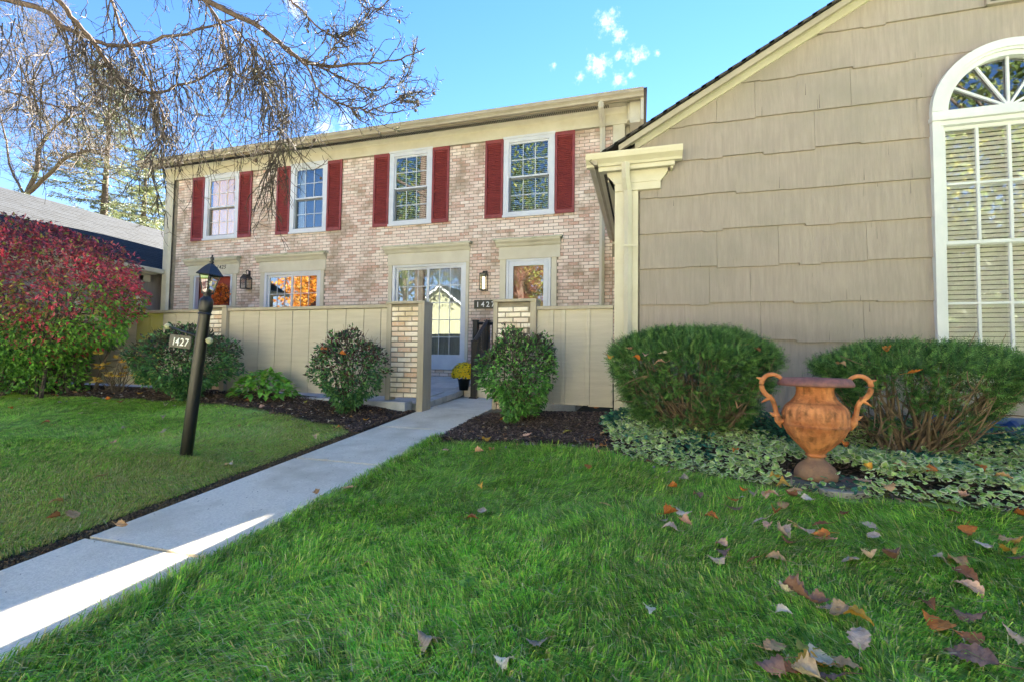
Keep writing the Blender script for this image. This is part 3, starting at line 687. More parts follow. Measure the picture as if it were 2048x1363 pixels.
# eave gutter running back, return at the corner
gy0 = 5.30
gprof = lambda s: [(-.56, 3.335), (-.575, 3.36), (-.60, 3.378), (-.635, 3.40), (-.655, 3.44), (-.66, 3.46), (-.64, 3.46), (-.63, 3.452), (-.52, 3.452), (-.52, 3.335)]
G().prism(gprof(0), gy0, 8.86, 'y').build('gutter', m_gutter, wing)
fp = [(gy0+.06, 3.335), (gy0+.045, 3.36), (gy0+.02, 3.378), (gy0-.015, 3.40), (gy0-.035, 3.44), (gy0-.04, 3.46), (gy0-.02, 3.46), (gy0-.01, 3.452), (gy0+.12, 3.452), (gy0+.12, 3.335)]
G().prism(fp, -.655, .42, 'x').build('return_gutter', m_trim, wing)
q = G(); q.box(-.50, .30, gy0+.121, WY-.03, 3.30, 3.33); q.box(-.515, .34, gy0+.085, gy0+.12, 3.285, 3.334); q.box(.301, .325, gy0+.121, WY-.03, 3.26, 3.332); q.build('return_soffit', m_trim, wing)
q = G(); q.box(-.52, -.30, gy0+.122, 8.86, 3.335, 3.35); q.box(-.30, -.292, WY, 8.86, .3, 3.334); q.box(-.42, -.30, WY+.02, 8.86, 3.22, 3.25)
q.build('eave_soffit', m_trim, wing)
q = G()
for i in range(80): q.box(-.47, -.37, 5.6+i*.04, 5.618+i*.04, 3.327, 3.334)
q.build('soffit_slot', m_dark, wing, kind='stuff')
q = G(); q.prism([(gy0-.0, 3.461), (WY-.056, 3.515), (WY-.056, 3.461)], -.62, .30, 'x'); q.build('return_roof', m_shingle2, wing)
q = G()  # capital and corner boards
q.prism([(-.33, 3.061), (.19, 3.061), (.19, 3.16), (.205, 3.17), (.24, 3.21), (.27, 3.26), (.27, 3.298), (-.42, 3.298), (-.42, 3.26), (-.38, 3.21), (-.345, 3.17), (-.33, 3.16)], WY-.075, WY-.006)
q.box(-.345, .20, WY-.083, WY-.076, 3.15, 3.165)
q.build('corner_capital', m_trim, wing)
q = G(); q.box(-.33, -.185, WY-.06, WY+.10, .47, 3.06); q.box(-.183, -.06, WY-.058, WY-.004, .47, 3.06); q.build('corner_board', m_trim, wing, bevel=.003)
q = G(); q.box(-.28, -.18, WY-.12, WY-.05, .36, .50); q.build('corner_block', m_fencetrim, wing)
q = G(); q.tube([(-.20, gy0+.03, 3.34), (-.20, gy0+.035, 3.27), (-.20, gy0+.06, 3.18), (-.18, WY-.105, 3.06), (-.175, WY-.095, 2.95), (-.175, WY-.095, .45)], .045, 4); q.build('downspout', m_trim, wing)
G().box(-.26, -.07, WY-.142, WY-.136, 2.38, 2.40).build('downspout_strap', m_trim, wing)
# louvered gable vent
q = G(); q.box(3.27, 3.30, WY-.06, WY, 4.63, 5.1); q.box(3.90, 3.93, WY-.06, WY, 4.63, 5.1); q.box(3.30, 3.90, WY-.06, WY, 4.63, 4.655); q.build('gable_vent', m_shake, wing)
vt = wing.children[-1] if wing.children else wing
for i in range(6):
    z = 4.67+i*.07
    G().add([(3.30, WY-.05, z), (3.90, WY-.05, z), (3.90, WY-.01, z+.05), (3.30, WY-.01, z+.05)], None, [(0, 1, 2, 3)]).build('vent_louver', m_shake, wing)
G().box(3.3, 3.9, WY-.008, WY-.004, 4.655, 5.1).build('vent_backing', m_dark, wing)

# arched window
aw = empty('arched_window', (3.45, WY, 1), None, None); aw.location = Vector(aw.location)-wing.location; aw.parent = wing
def arch_band(q, r0, r1, y0, y1, cx=AX, cz=AZ, n=40, x_scale=1):
    th = np.linspace(0, math.pi, n+1); v = []
    for t_ in th:
        c_, s_ = math.cos(t_), math.sin(t_)
        v += [(cx+r0*c_, y0, cz+r0*s_), (cx+r1*c_, y0, cz+r1*s_), (cx+r1*c_, y1, cz+r1*s_), (cx+r0*c_, y1, cz+r0*s_)]
    f = []
    for i in range(n):
        a = i*4; b = a+4
        f += [(a, b, b+1, a+1), (a+1, b+1, b+2, a+2), (a+2, b+2, b+3, a+3), (a+3, b+3, b, a)]
    q.add(v, None, f)
q = G(); arch_band(q, .57, .65, WY-.075, WY+.02); arch_band(q, .545, .60, WY-.060, WY+.02); arch_band(q, .50, .555, WY-.04, WY+.03)
q.box(2.80, 4.10, WY-.07, WY+.02, 3.545, 3.60)
q.build('arch_casing', m_white, aw)
q = G(); q.box(2.79, 4.11, WY-.09, WY+.02, 3.50, 3.545); q.box(2.80, 2.87, WY-.07, WY+.03, .98, 3.50); q.box(4.03, 4.10, WY-.07, WY+.03, .98, 3.50); q.box(2.87, 2.905, WY-.045, WY+.04, 1.05, 3.46); q.box(3.995, 4.03, WY-.045, WY+.04, 1.05, 3.46); q.box(2.87, 4.03, WY-.055, WY+.04, 3.455, 3.50)
q.build('casing', m_white, aw, bevel=.003)
q = G(); q.box(2.76, 4.14, WY-.10, WY+.02, .985, 1.035); q.build('sill', m_white, aw, bevel=.004)
G().box(2.80, 4.10, WY-.05, WY-.01, .87, .984).build('apron', m_trim, aw, bevel=.003)
q = G()
for a, b, z0, z1, y in ((2.905, 3.995, 2.255, 3.455, WY+.0), (2.905, 3.995, 1.035, 2.285, WY+.03)):
    s = .035; q.box(a, a+s, y, y+.028, z0, z1); q.box(b-s, b, y, y+.028, z0, z1); q.box(a+s, b-s, y, y+.028, z1-s, z1); q.box(a+s, b-s, y, y+.028, z0, z0+s)
q.build('sash', m_white, aw)
q = G()
for k in (1, 2, 3):
    x = 2.94+k*.255; q.box(x-.012, x+.012, WY-.008, WY+.012, 2.29, 3.42); q.box(x-.012, x+.012, WY+.022, WY+.042, 1.07, 2.25)
for z, y in ((2.865, WY-.010), (1.665, WY+.020)): q.box(2.94, 3.96, y, y+.018, z-.011, z+.011)
q.build('muntin', m_white, aw)
G().box(2.94, 3.96, WY+.014, WY+.018, 2.29, 3.42).build('pane', m_glassa, aw); G().box(2.94, 3.96, WY+.044, WY+.048, 1.07, 2.25).build('pane', m_glassa, aw)
q = G(); arch_band(q, .0, .51, WY+.012, WY+.016); q.build('pane', m_glassa, aw)
q = G(); arch_band(q, .0, .045, WY-.02, WY+.01)
for k in range(1, 6):
    t_ = R(30*k); c_, s_ = math.cos(t_), math.sin(t_); nx_, nz_ = -s_*.011, c_*.011
    P = [(AX+.03*c_+nx_, AZ+.03*s_+nz_), (AX+.03*c_-nx_, AZ+.03*s_-nz_), (AX+.51*c_-nx_, AZ+.51*s_-nz_), (AX+.51*c_+nx_, AZ+.51*s_+nz_)]
    q.prism(P, WY-.012, WY+.008)
q.build('fan_muntin', m_white, aw)
blm = G(); blm.add([(2.92, WY+.085, 0), (3.98, WY+.085, 0), (3.98, WY+.108, .040), (2.92, WY+.108, .040), (2.92, WY+.088, -.003), (3.98, WY+.088, -.003)], None, [(0, 1, 2, 3), (4, 5, 1, 0)])
blm = blm.build('blind_slat', m_blind, me_only=True)
for i in range(51):
    put('blind_slat', blm, aw, Vector((0, 0, 1.06+i*.047))-world_loc(aw))
q = G(); q.box(2.85, 4.05, WY+.5, WY+.51, .95, 4.2); q.box(2.84, 2.85, WY+.12, WY+.51, .95, 4.2); q.box(4.05, 4.06, WY+.12, WY+.51, .95, 4.2); q.build('room_recess', m_dark, aw)
# corrugated window well
ww = empty('window_well', (3.3, 5.35, .35), 'blue corrugated metal window well cover at the foot of the shake wall', 'window well')
q = G(); pts = []
n = 44
for i in range(n):
    x = 2.72+i*.045; z = .025*(1 if i % 4 < 2 else -1)
    pts += [(x, 5.03, .34+z), (x+.10, WY-.03, .52+z*.9)]
q.add(pts, None, [(2*i, 2*i+2, 2*i+3, 2*i+1) for i in range(n-1)]); q.build('corrugated_sheet', m_bluemetal, ww)
G().box(2.72, 4.8, WY-.05, WY-.02, .50, .56).build('flange', m_bluemetal, ww)

# ------------------------------------------------------------------ left wing: low house with blue-grey shingle roof
lw_ = empty('shingled_low_house', (-15, 9, .3), 'low cream house with blue-grey shingle roof left of the brick townhouse', 'house')
ex, ez, rx_, rz2 = -12.22, 3.28, -15.6, 5.20
q = G(); q.prism([(ex, ez), (rx_, rz2), (rx_, rz2-.05), (ex, ez-.05)], 4.6, 13, 'y'); q.prism([(rx_, rz2), (2*rx_-ex, ez), (2*rx_-ex, ez-.05), (rx_, rz2-.05)], 4.6, 13, 'y'); q.build('roof_deck', m_shingle, lw_)
q = G(); nc = 26; sx, sz = (rx_-ex)/nc, (rz2-ez)/nc
for i in range(nc):
    y = 4.6
    while y < 13:
        wd_ = random.choice([.18, .25, .33, .4]); y1 = min(y+wd_, 13); t_ = random.uniform(.008, .016)
        x0, z0 = ex+i*sx, ez+i*sz; x1, z1 = ex+(i+1.1)*sx, ez+(i+1.1)*sz
        q.add([(x0, y, z0+t_), (x0, y1, z0+t_), (x1, y1, z1+.004), (x1, y, z1+.004), (x0, y, z0), (x0, y1, z0)], None, [(0, 3, 2, 1), (0, 1, 5, 4)]); y = y1
q.build('shingle', m_shingle, lw_, kind='stuff')
q = G(); q.box(ex-.02, ex+.13, 4.6, 8.86, ez-.13, ez-.01); q.build('gutter', m_trim, lw_, bevel=.02)
q = G(); q.box(-12.7, -12.55, 4.9, 12.9, .3, ez+.05); q.prism([(-12.7, .3), (-18.5, .3), (-18.5, 3.3), (-15.6, 5.1), (-12.7, 3.4)], 12.8, 12.9); q.prism([(-12.7, .3), (-18.5, .3), (-18.5, 3.3), (-15.6, 5.1), (-12.7, 3.4)], 4.9, 5.0); q.build('wall', m_shake, lw_)
q = G(); q.box(-12.55, -12.50, 8.5, 8.62, .4, 3.1); q.box(-12.55, -12.50, 7.2, 7.3, .4, 3.1); q.box(-12.56, -12.50, 5, 8.8, 2.95, 3.15); q.build('trim', m_trim, lw_)
q = G(); q.box(-12.5, -12.25, 5, 8.8, ez-.15, ez-.12); q.build('soffit', m_trim, lw_)

# ------------------------------------------------------------------ fences and brick pillars
FY = 5.5
def fence(label, x0, x1, cuts, zb, zt, moss=()):
    f = empty('privacy_fence', ((x0+x1)/2, FY, zb), label, 'fence')
    xs = [x0]+cuts+[x1]
    for i, (a, b) in enumerate(zip(xs[:-1], xs[1:])):
        q = G(); q.box(a+.004, b-.004, FY, FY+.035, zb-.004*random.random(), zt-.05); q.build('board', m_fencemoss if i in moss else m_fence, f, bevel=.003)
    G().box(x0, x1, FY+.02, FY+.06, zb+.03, zt-.06).build('backing', m_fencetrim, f)
    G().box(x0, x1, FY-.035, FY+.08, zt-.045, zt).build('cap_rail', m_fencetrim, f, bevel=.004)
    return f
fx = [at(p, 700, FY)[0] for p in (485, 516, 549, 583, 617, 653, 690, 726, 760)]
fl = fence('long taupe board fence between the two left brick pillars', -6.13, -3.36, [float(v) for v in fx], .53, 1.77)
fx = [at(p, 680, FY)[0] for p in (218, 246, 272, 299, 324, 350, 376)]
f2 = fence('taupe board fence at the left, running behind the red leaved bush', -11.6, -6.66, [-11.2, -10.8, -10.4, -10.0, -9.6, -9.2, -8.85]+[float(v) for v in fx if v > -8.7], .55, 1.76, (10, 11))
f3_ = empty('privacy_fence', (-.75, FY, .5), 'short taupe board fence between right brick pillar and shake sided house', 'fence')
xs = [-1.27, float(at(1103, 700, FY)[0]), float(at(1127, 700, FY)[0]), float(at(1176, 700, FY)[0]), -.34]
for i, (a, b) in enumerate(zip(xs[:-1], xs[1:])): G().box(a+.004, b-.004, FY, FY+.035, .53-.01*i, 1.66).build('board', m_fence, f3_, bevel=.003)
for x in xs[1:4]: G().box(x-.022, x+.022, FY-.018, FY-.001, .52, 1.66).build('batten', m_fence, f3_, bevel=.003)
G().box(-1.27, -.34, FY-.035, FY+.08, 1.66, 1.705).build('cap_rail', m_fencetrim, f3_, bevel=.004)

def pillar(label, x0, x1, xe0, xe1, zb, zt, zw):
    """brick face between two trim boards, with a deep side board"""
    p = empty('brick_pillar', ((x0+x1)/2, FY, zb), label, 'pillar')
    G().box(x0, x1, FY-.02, FY+.09, zw, zt-.04).build('mortar_core', m_mortar, p)
    rows = int((zt-.05-zw)/CO)
    for r_ in range(rows):
        z = zw+.006+r_*CO; off = (r_ % 2)*BL/2; x = x0-off
        while x < x1-.02:
            a, b = max(x+.005, x0), min(x+BL-.007, x1); x += BL
            if b-a > .025:
                q = G(); j = [random.uniform(-.003, .003) for _ in range(4)]; h = CO-.014; y = FY-.02; pr = .012+random.uniform(-.003, .003)
                v = [(a, y, z), (b, y, z), (a, y, z+h), (b, y, z+h), (a+.004, y-pr, z+.004+j[0]), (b-.004, y-pr, z+.004+j[1]), (a+.004, y-pr, z+h-.004+j[2]), (b-.004, y-pr, z+h-.004+j[3])]
                q.add(v, None, [(4, 5, 7, 6), (0, 1, 5, 4), (1, 3, 7, 5), (3, 2, 6, 7), (2, 0, 4, 6)]).build('brick', m_brickp, p)
    G().box(xe0, x0, FY-.045, FY+.12, zb+.02, zt-.035).build('side_board', m_fencetrim, p, bevel=.003)
    G().box(x1, xe1, FY-.055, FY+.19, zb-.14, zt-.035).build('side_board', m_fencetrim, p, bevel=.003)
    G().box(xe0-.005, xe1+.004, FY-.065, FY+.20, zt-.034, zt).build('cap', m_fencetrim, p, bevel=.003)
    return p
pillar('free standing brick pillar left of the path, its whole face visible', -3.29, -2.88, -3.36, -2.79, .46, 1.805, .52)
pillar('brick pillar right of the path, lower half behind a leafy shrub', -1.775, -1.345, -1.83, -1.27, .40, 1.80, .42)
pillar('far left brick pillar, mostly behind the lamp post', -6.60, -6.22, -6.66, -6.13, .50, 1.81, .52)

# ------------------------------------------------------------------ railing
ra = empty('stair_railing', (-2.62, 6.95, .4), 'black metal stair railing beside the porch steps', 'railing')
def post(x, y, z0, z1, base=True, w_=.045):
    q = G(); q.box(x-w_/1, x+w_, y-w_, y+w_, z0, z1); q.box(x-w_-.008, x+w_+.008, y-w_-.008, y+w_+.008, z1, z1+.018)
    if base: q.box(x-.075, x+.075, y-.075, y+.075, z0, z0+.012); q.box(x-.06, x+.06, y-.06, y+.06, z0+.012, z0+.035)
    q.build('post', m_black, ra, bevel=.004)
post(-2.64, 6.95, .405, 1.33); post(-2.76, 7.9, .93, 1.74); post(-2.95, 7.8, .58, 1.74)
def rail(p0, p1, r_=.022): G().tube([p0, p1], r_*1.3, 4).build('rail', m_black, ra)
rail((-2.64, 6.93, 1.33), (-2.76, 7.86, 1.74), .03); rail((-2.64, 6.97, .56), (-2.76, 7.86, 1.02))
for i in range(7):
    t_ = (i+1)/8; x, y = -2.64-.12*t_, 6.95+.91*t_
    G().box(x-.009, x+.009, y-.009, y+.009, .56+.46*t_, 1.33+.41*t_).build('baluster', m_black, ra)
rail((-2.95, 7.8, 1.70), (-2.76, 7.9, 1.70)); rail((-2.76, 7.9, 1.70), (-1.2, 7.9, 1.70)); rail((-2.76, 7.9, 1.02), (-1.2, 7.9, 1.02)); rail((-2.95, 7.8, .9), (-2.76, 7.9, 1.0))
for i in range(13): G().box(-2.66+i*.11-.009, -2.66+i*.11+.009, 7.891, 7.909, 1.02, 1.70).build('baluster', m_black, ra)
for i in range(2): G().box(-2.90+i*.07-.008, -2.90+i*.07+.008, 7.83, 7.846, .92, 1.70).build('baluster', m_black, ra)
# ------------------------------------------------------------------ surroundings behind the camera (sunlit houses mirrored in the glass; court added for bounce)
def far_house(x0, x1, y0, y1, wh, ridge, label, wallm, roofm, gx_axis=False):
    h = empty('gabled_house', ((x0+x1)/2, (y0+y1)/2, 0), label, 'house')
    q = G(); q.box(x0, x1, y0, y1, -.2, wh); xm = (x0+x1)/2; q.prism([(x0, wh), (x1, wh), (xm, ridge)], y1-.2, y1-.02); q.prism([(x0, wh), (x1, wh), (xm, ridge)], y0, y0+.1); q.build('wall', wallm, h)
    q = G(); s_ = (ridge-wh)/(xm-x0)
    for sg in (1, -1):
        e_ = x0-.4 if sg == 1 else x1+.4
        q.prism([(e_, wh-.4*s_+.05), (xm, ridge+.05), (xm, ridge+.2), (e_, wh-.4*s_+.2)], y0-.3, y1+.3)
    q.build('roof', roofm, h)
    q = G()
    for sg in (1, -1):
        e_ = x0-.4 if sg == 1 else x1+.4
        q.prism([(e_, wh-.4*s_-.12), (xm, ridge-.12), (xm, ridge+.06), (e_, wh-.4*s_+.06)], y1+.3, y1+.34)
    q.build('rake_board', m_white, h)
    for k, x in enumerate(np.arange(x0+1.2, x1-1.4, 2.3)):
        wd = G().box(x, x+1.0, y1+.0, y1+.05, .9, 2.3).build('window', m_white, h); G().box(x+.08, x+.92, y1+.051, y1+.06, .98, 2.22).build('pane', m_dark, wd)
    if wh > 4:
        for k, x in enumerate(np.arange(x0+1.2, x1-1.4, 2.3)):
            wd = G().box(x, x+1.0, y1+.0, y1+.05, 3.4, 4.8).build('window', m_white, h); G().box(x+.08, x+.92, y1+.051, y1+.06, 3.48, 4.72).build('pane', m_dark, wd)
    return h
m_pale = M('pale_siding', '#8d8e76', '#84856c', 3, .8, .2, 20, stretch=(.2, .2, 8))
m_creamside = M('cream_siding', '#d8d0b4', '#cac2a4', 3, .8, .2, 20, stretch=(.2, .2, 8))
far_house(-19.5, -10.5, -24, -14, 3.2, 6.6, 'pale green-cream gabled house across the court, mirrored in the sliding door', m_pale, m_shingle)
far_house(-7.5, 3.0, -27, -17, 5.4, 8.0, 'tall cream house with two rows of windows across the court behind the viewer', m_creamside, m_shingle2)
far_house(18, 27, -24, -14, 3.2, 6.2, 'low cream gabled house across the court, mirrored in the arched window', m_pale, m_shingle)
m_bounce_court = M('bounce_court_concrete', '#e0dace', '#d6d0c2', 2, .9, .3, 60)
G().add([(-60, -13.5, .02), (60, -13.5, .02), (60, -2.2, .02), (-60, -2.2, .02)], None, [(0, 1, 2, 3)]).build('bounce_court', m_bounce_court, kind='structure')  # unseen pale ground sheet, added to bounce sunlight into the shaded fronts

# ------------------------------------------------------------------ foliage builders (numpy)
def rot_frames(d, up=None):
    """unit frames from directions d (n,3): returns d, side, normal with random roll"""
    n = len(d); d = d/(np.linalg.norm(d, axis=1, keepdims=True)+1e-9)
    a = rng.normal(size=(n, 3)) if up is None else up
    s = np.cross(d, a); s /= np.linalg.norm(s, axis=1, keepdims=True)+1e-9
    return d, s, np.cross(s, d)
def leaf_cloud(q, P, D, L, W, C, up=None, fold=.18, c2=None):
    """ovate folded leaves: 4 triangles each. P base points, D directions, L lengths, W widths, C colours"""
    n = len(P); d, s, m = rot_frames(D, up); L = np.broadcast_to(L, n)[:, None]; W = np.broadcast_to(W, n)[:, None]
    base = P; tip = P+d*L-m*L*.12; mid = P+d*L*.48+m*W*fold*.2
    l = P+d*L*.42+s*W*.5+m*W*fold; r = P+d*L*.42-s*W*.5+m*W*fold
    V = np.stack([base, l, tip, r, mid], 1).reshape(-1, 3); i = np.arange(n)[:, None]*5
    F = np.stack([i+np.array([[0, 4, 1]]), i+np.array([[1, 4, 2]]), i+np.array([[2, 4, 3]]), i+np.array([[3, 4, 0]])], 1).reshape(-1, 3)
    CC = np.repeat(C[:, None], 5, 1)
    if c2 is not None: CC[:, [1, 2, 3]] = c2[:, None]
    CC = CC.reshape(-1, 3)
    q.add(V, F, None, CC, r=np.repeat(rng.random(n), 5))
def pal(cols, n, w=None, jit=.18):
    c = np.array([lin(x) for x in cols]); k = rng.choice(len(c), n, p=(np.array(w)/sum(w) if w else None)); return np.clip(c[k]*(1+rng.uniform(-jit, jit, (n, 1)))*(1+rng.uniform(-.06, .06, (n, 3))), 0, 1)
def curve(p0, d0, L, n=6, wob=.25, droop=0., up=0.):
    p = np.array(p0, float); d = np.array(d0, float); d /= np.linalg.norm(d)+1e-9; out = [p.copy()]; st = L/n
    for i in range(n):
        d = d+rng.normal(size=3)*wob*.35; d[2] += -droop*(1-i/n)+up*(i/n); d /= np.linalg.norm(d)+1e-9; p = p+d*st; out.append(p.copy())
    return np.array(out)

def shrub(name, label, cat, cx, cy, z0, rx, ry, z1, nleaf, cols, wts, ll, seed, stems=9, topc=None, trunk_col=m_bark, zlow=.1, group=None, inner='#2c3a1c'):
    e = empty(name, (cx, cy, z0), label, cat, group)
    q = G(); q.tube
    cz, rzv = (z0+z1)/2+.04, (z1-z0)/2
    tips = []
    for i in range(stems):
        th = rng.uniform(0, 2*math.pi); ph = rng.uniform(.1, .8)
        tp = np.array([cx+rx*.8*math.cos(th)*math.sin(ph*1.5), cy+ry*.8*math.sin(th)*math.sin(ph*1.5), z0+(z1-z0)*(.6+.35*math.cos(ph*1.5))])
        b = np.array([cx+rng.normal()*.04, cy+rng.normal()*.03, z0-.03]); c = curve(b, tp-b, np.linalg.norm(tp-b), 6, .3); q.tube(c, np.linspace(.012, .004, 7), 5)
        for k in range(5):
            j = rng.integers(2, 6); d = (c[j]-np.array([cx, cy, z0]))+rng.normal(size=3)*.3; cc = curve(c[j], d, rng.uniform(.12, .3)*rx*2.2, 5, .4); q.tube(cc, np.linspace(.006, .002, 6), 4); tips.append(cc[-1])
    # fine twigs sticking out at the top
    for i in range(110):
        th = rng.uniform(0, 2*math.pi); r_ = math.sqrt(rng.random())*.95; p = np.array([cx+rx*r_*math.cos(th), cy+ry*r_*math.sin(th), cz+rzv*math.sqrt(max(0, 1-r_*r_))-.05]); q.tube(curve(p, (rng.normal()*.4, rng.normal()*.4, 1), rng.uniform(.08, .19), 4, .5), np.linspace(.003, .0014, 5), 3)
    q.build('stem', trunk_col, e, kind='stuff')
    n = nleaf; u = rng.normal(size=(n, 3)); u /= np.linalg.norm(u, axis=1, keepdims=True)
    rr = np.clip(1-np.abs(rng.normal(0, .14, n)), .25, 1.08)
    lump = 1+.14*np.sin(u[:, 0]*7+seed)+.09*np.sin(u[:, 2]*9+u[:, 1]*5+seed*2)+.05*np.sin(u[:, 0]*17+u[:, 2]*13)
    rr = rr*lump
    taper = 1-.42*sm(.1, -1, u[:, 2])
    P = np.stack([cx+rx*rr*u[:, 0]*taper, cy+ry*rr*u[:, 1]*taper, cz+rzv*rr*u[:, 2]], 1)
    keep = rng.random(n) < np.clip(.62+.5*np.sin(P[:, 0]*11+seed)*np.sin(P[:, 2]*13+seed)+.35, .25, 1); P, u = P[keep], u[keep]; n = len(P)
    D = u*.8+rng.normal(size=(n, 3))*.55; D[:, 2] += .05; C = pal(cols, n, wts, .25)
    if topc is not None:
        k = rng.random(n) < sm(.25, .95, (P[:, 2]-z0)/(z1-z0))*.6; C[k] = pal(topc, k.sum(), None, .2)
    L = rng.uniform(.7, 1.2, n)*ll; q = G(); leaf_cloud(q, P, D, L, L*.52, C, up=rng.normal(size=(n, 3))*.5+np.array([0, 0, 1.])); q.build('foliage', m_leaf, e, kind='stuff')
    return e

GREEN = ['#5c8f50', '#6fa35a', '#46754a', '#82b464', '#94c070', '#507e58']
def gz(x, y): return float(g(x, y))
shrub('leafy_shrub', 'round dark green shrub behind the lamp post', 'shrub', -6.12, 4.82, gz(-6.1, 4.8), .77, .48, 1.37, 9500, GREEN, (4, 3, 4, 1, 1, 3), .060, 1, topc=['#4b4a3c', '#5d4f44', '#6b6a50'])
shrub('leafy_shrub', 'dark green shrub with brownish top against the middle of the long fence', 'shrub', -3.56, 4.92, gz(-3.5, 4.9), -0+.44, .36, 1.30, 6000, GREEN, (4, 3, 3, 2, 1, 3), .052, 2, topc=['#5a4a44', '#6a5348', '#4a4a40', '#6d3f3a'])
s3 = shrub('leafy_shrub', 'bright green shrub with split stump in front of the right brick pillar', 'shrub', -1.36, 4.92, gz(-1.3, 4.9), .44, .35, 1.31, 7000, ['#66a64e', '#78b856', '#528646', '#8ac662', '#9ad070', '#54804c'], (4, 4, 2, 3, 1, 2), .052, 3, topc=['#4b4a40', '#5d4f48', '#57684a'])
b = onground(1062, 828)+np.array([0, -.12, 0]); 
q = G(); q.tube([b+(-.02, .05, -.03), b+(-.16, .18, .30)], [.035, .03], 6); q.build('split_stem', m_wood, s3)
q = G(); q.tube([b+(.10, .0, -.02), b+(.0, .10, .2), b+(-.08, .16, .33)], [.024, .022, .016], 5); q.build('split_stem', m_wood, s3)
q = G(); q.tube([b+(-.10, .02, -.02), b+(-.18, .08, .12)], [.016, .013], 5); q.build('split_stem', m_wood, s3)
# hydrangea: large bright leaves
c = onground(513, 800); e = empty('hydrangea_plant', c, 'low bright green leafy plant in front of the long fence', 'plant')
n = 330; th = rng.uniform(0, 2*math.pi, n); r_ = np.sqrt(rng.random(n)); hgt = (1-r_**2)*.30+.05+rng.random(n)*.05
P = np.stack([c[0]+.47*r_*np.cos(th), c[1]+.12+.26*r_*np.sin(th), c[2]+hgt], 1); D = np.stack([np.cos(th), np.sin(th)*.6-.25, .1-.3*r_], 1)+rng.normal(size=(n, 3))*.3
q = G(); leaf_cloud(q, P, D, rng.uniform(.09, .15, n), rng.uniform(.06, .09, n), pal(['#74b446', '#88c650', '#64a440', '#a0d464', '#b4cc64'], n, (4, 4, 3, 2, 1)), up=np.array([[0, 0, 1.]])+rng.normal(size=(n, 3))*.25); q.build('foliage', m_leaf, e, kind='stuff')
q = G(); [q.tube(curve(c+(rng.normal()*.05, .12, -.02), (rng.normal()*.7, rng.normal()*.4, 1), .26, 4, .2), np.linspace(.007, .003, 5), 4) for _ in range(14)]; q.build('stem', m_bark, e, kind='stuff')
# sparse azalea with yellow leaves
c = onground(232, 785); e = empty('azalea_plant', c, 'sparse twiggy plant with yellow leaves beside the red bush', 'plant')
q = G(); ql = G()
for i in range(26):
    cc = curve(c+(rng.normal()*.06, rng.normal()*.04, -.02), (rng.uniform(-1.1, 1.3), rng.normal()*.3, 1.2), rng.uniform(.3, .78), 7, .35); q.tube(cc, np.linspace(.006, .0025, 8), 4)
    for k in range(2):
        j = rng.integers(3, 7); c2_ = curve(cc[j], (rng.normal(), rng.normal()*.4, .8), .16, 4, .4); q.tube(c2_, np.linspace(.003, .0015, 5), 3)
    if i % 3 != 0:
        n = 11; th = rng.uniform(0, 2*math.pi, n); leaf_cloud(ql, np.repeat(cc[-1][None], n, 0), np.stack([np.cos(th), np.sin(th), rng.uniform(-.1, .6, n)], 1), .085, .036, pal(['#ecc85a', '#f2d678', '#dcb050', '#cfa052'], n))
q.build('stem', m_bark, e, kind='stuff'); ql.build('foliage', m_leaf, e, kind='stuff')

# burning bush
bb = empty('burning_bush', (-9.4, 4.75, .45), 'big round red and purple leaved bush at the left, green towards the ground', 'bush')
q = G()
for i in range(26):
    b = np.array([-9.3+rng.uniform(-1.0, 1.1), 4.8+rng.normal()*.22, .38]); tp = np.array([-9.4+rng.uniform(-1.9, 1.9), 4.8+rng.uniform(-.6, .6), rng.uniform(1.5, 2.5)])
    cc = curve(b, (tp-b)+np.array([rng.normal()*.6, 0, 1]), np.linalg.norm(tp-b)*.95, 9, .22); q.tube(cc, np.linspace(.028, .008, 10), 5)
    for k in range(7):
        j = rng.integers(3, 9); q.tube(curve(cc[j], (rng.normal(), rng.normal()*.7, .4), rng.uniform(.2, .4), 5, .5), np.linspace(.010, .003, 6), 4)
q.build('stem', m_bark, bb, kind='stuff')
n = 27000; u = rng.normal(size=(n, 3)); u /= np.linalg.norm(u, axis=1, keepdims=True)
rr = np.clip(1-np.abs(rng.normal(0, .11, n)), .3, 1.05)*(1+.05*np.sin(u[:, 0]*9)+.05*np.sin(u[:, 2]*11+u[:, 1]*6)+.03*np.sin(u[:, 0]*23+u[:, 2]*19))
P = np.stack([-9.45+2.25*rr*u[:, 0], 4.72+.85*rr*u[:, 1], 1.93+1.16*rr*u[:, 2]], 1)
# low green skirt
n2 = 8000; th = rng.uniform(0, 2*math.pi, n2); r2 = np.sqrt(rng.random(n2)); P2 = np.stack([-9.65+1.5*r2*np.cos(th), 4.75+.62*r2*np.sin(th), .48+rng.random(n2)**1.2*1.1], 1)
P = np.concatenate([P, P2]); u = np.concatenate([u, np.stack([np.cos(th), np.sin(th), th*0+.2], 1)]); n = len(P)
hh_ = (P[:, 2]-.45)/(3.2-.45); keep = (rng.random(n) < np.clip(.75+.5*np.sin(P[:, 0]*6+1)*np.sin(P[:, 2]*8)+.2, .35, 1)) & (P[:, 2] > .45); P, u, hh_ = P[keep], u[keep], hh_[keep]; n = len(P)
patch = np.sin(P[:, 0]*5.3+P[:, 2]*3)*np.sin(P[:, 2]*6.1+P[:, 0]*2)+rng.normal(0, .18, n)
C = pal(['#78b444', '#88c44c', '#629640', '#9ccc58', '#52803e'], n, (4, 3, 3, 2, 2), .25)
mid = hh_+rng.normal(0, .09, n); k = mid > .40+.10*np.sin(P[:, 0]*4.1+1); C[k] = pal(['#a8b24c', '#c0a84c', '#a87058', '#d06c5c', '#88a048', '#b84c58'], k.sum(), (3, 2, 3, 2, 3, 3), .2)
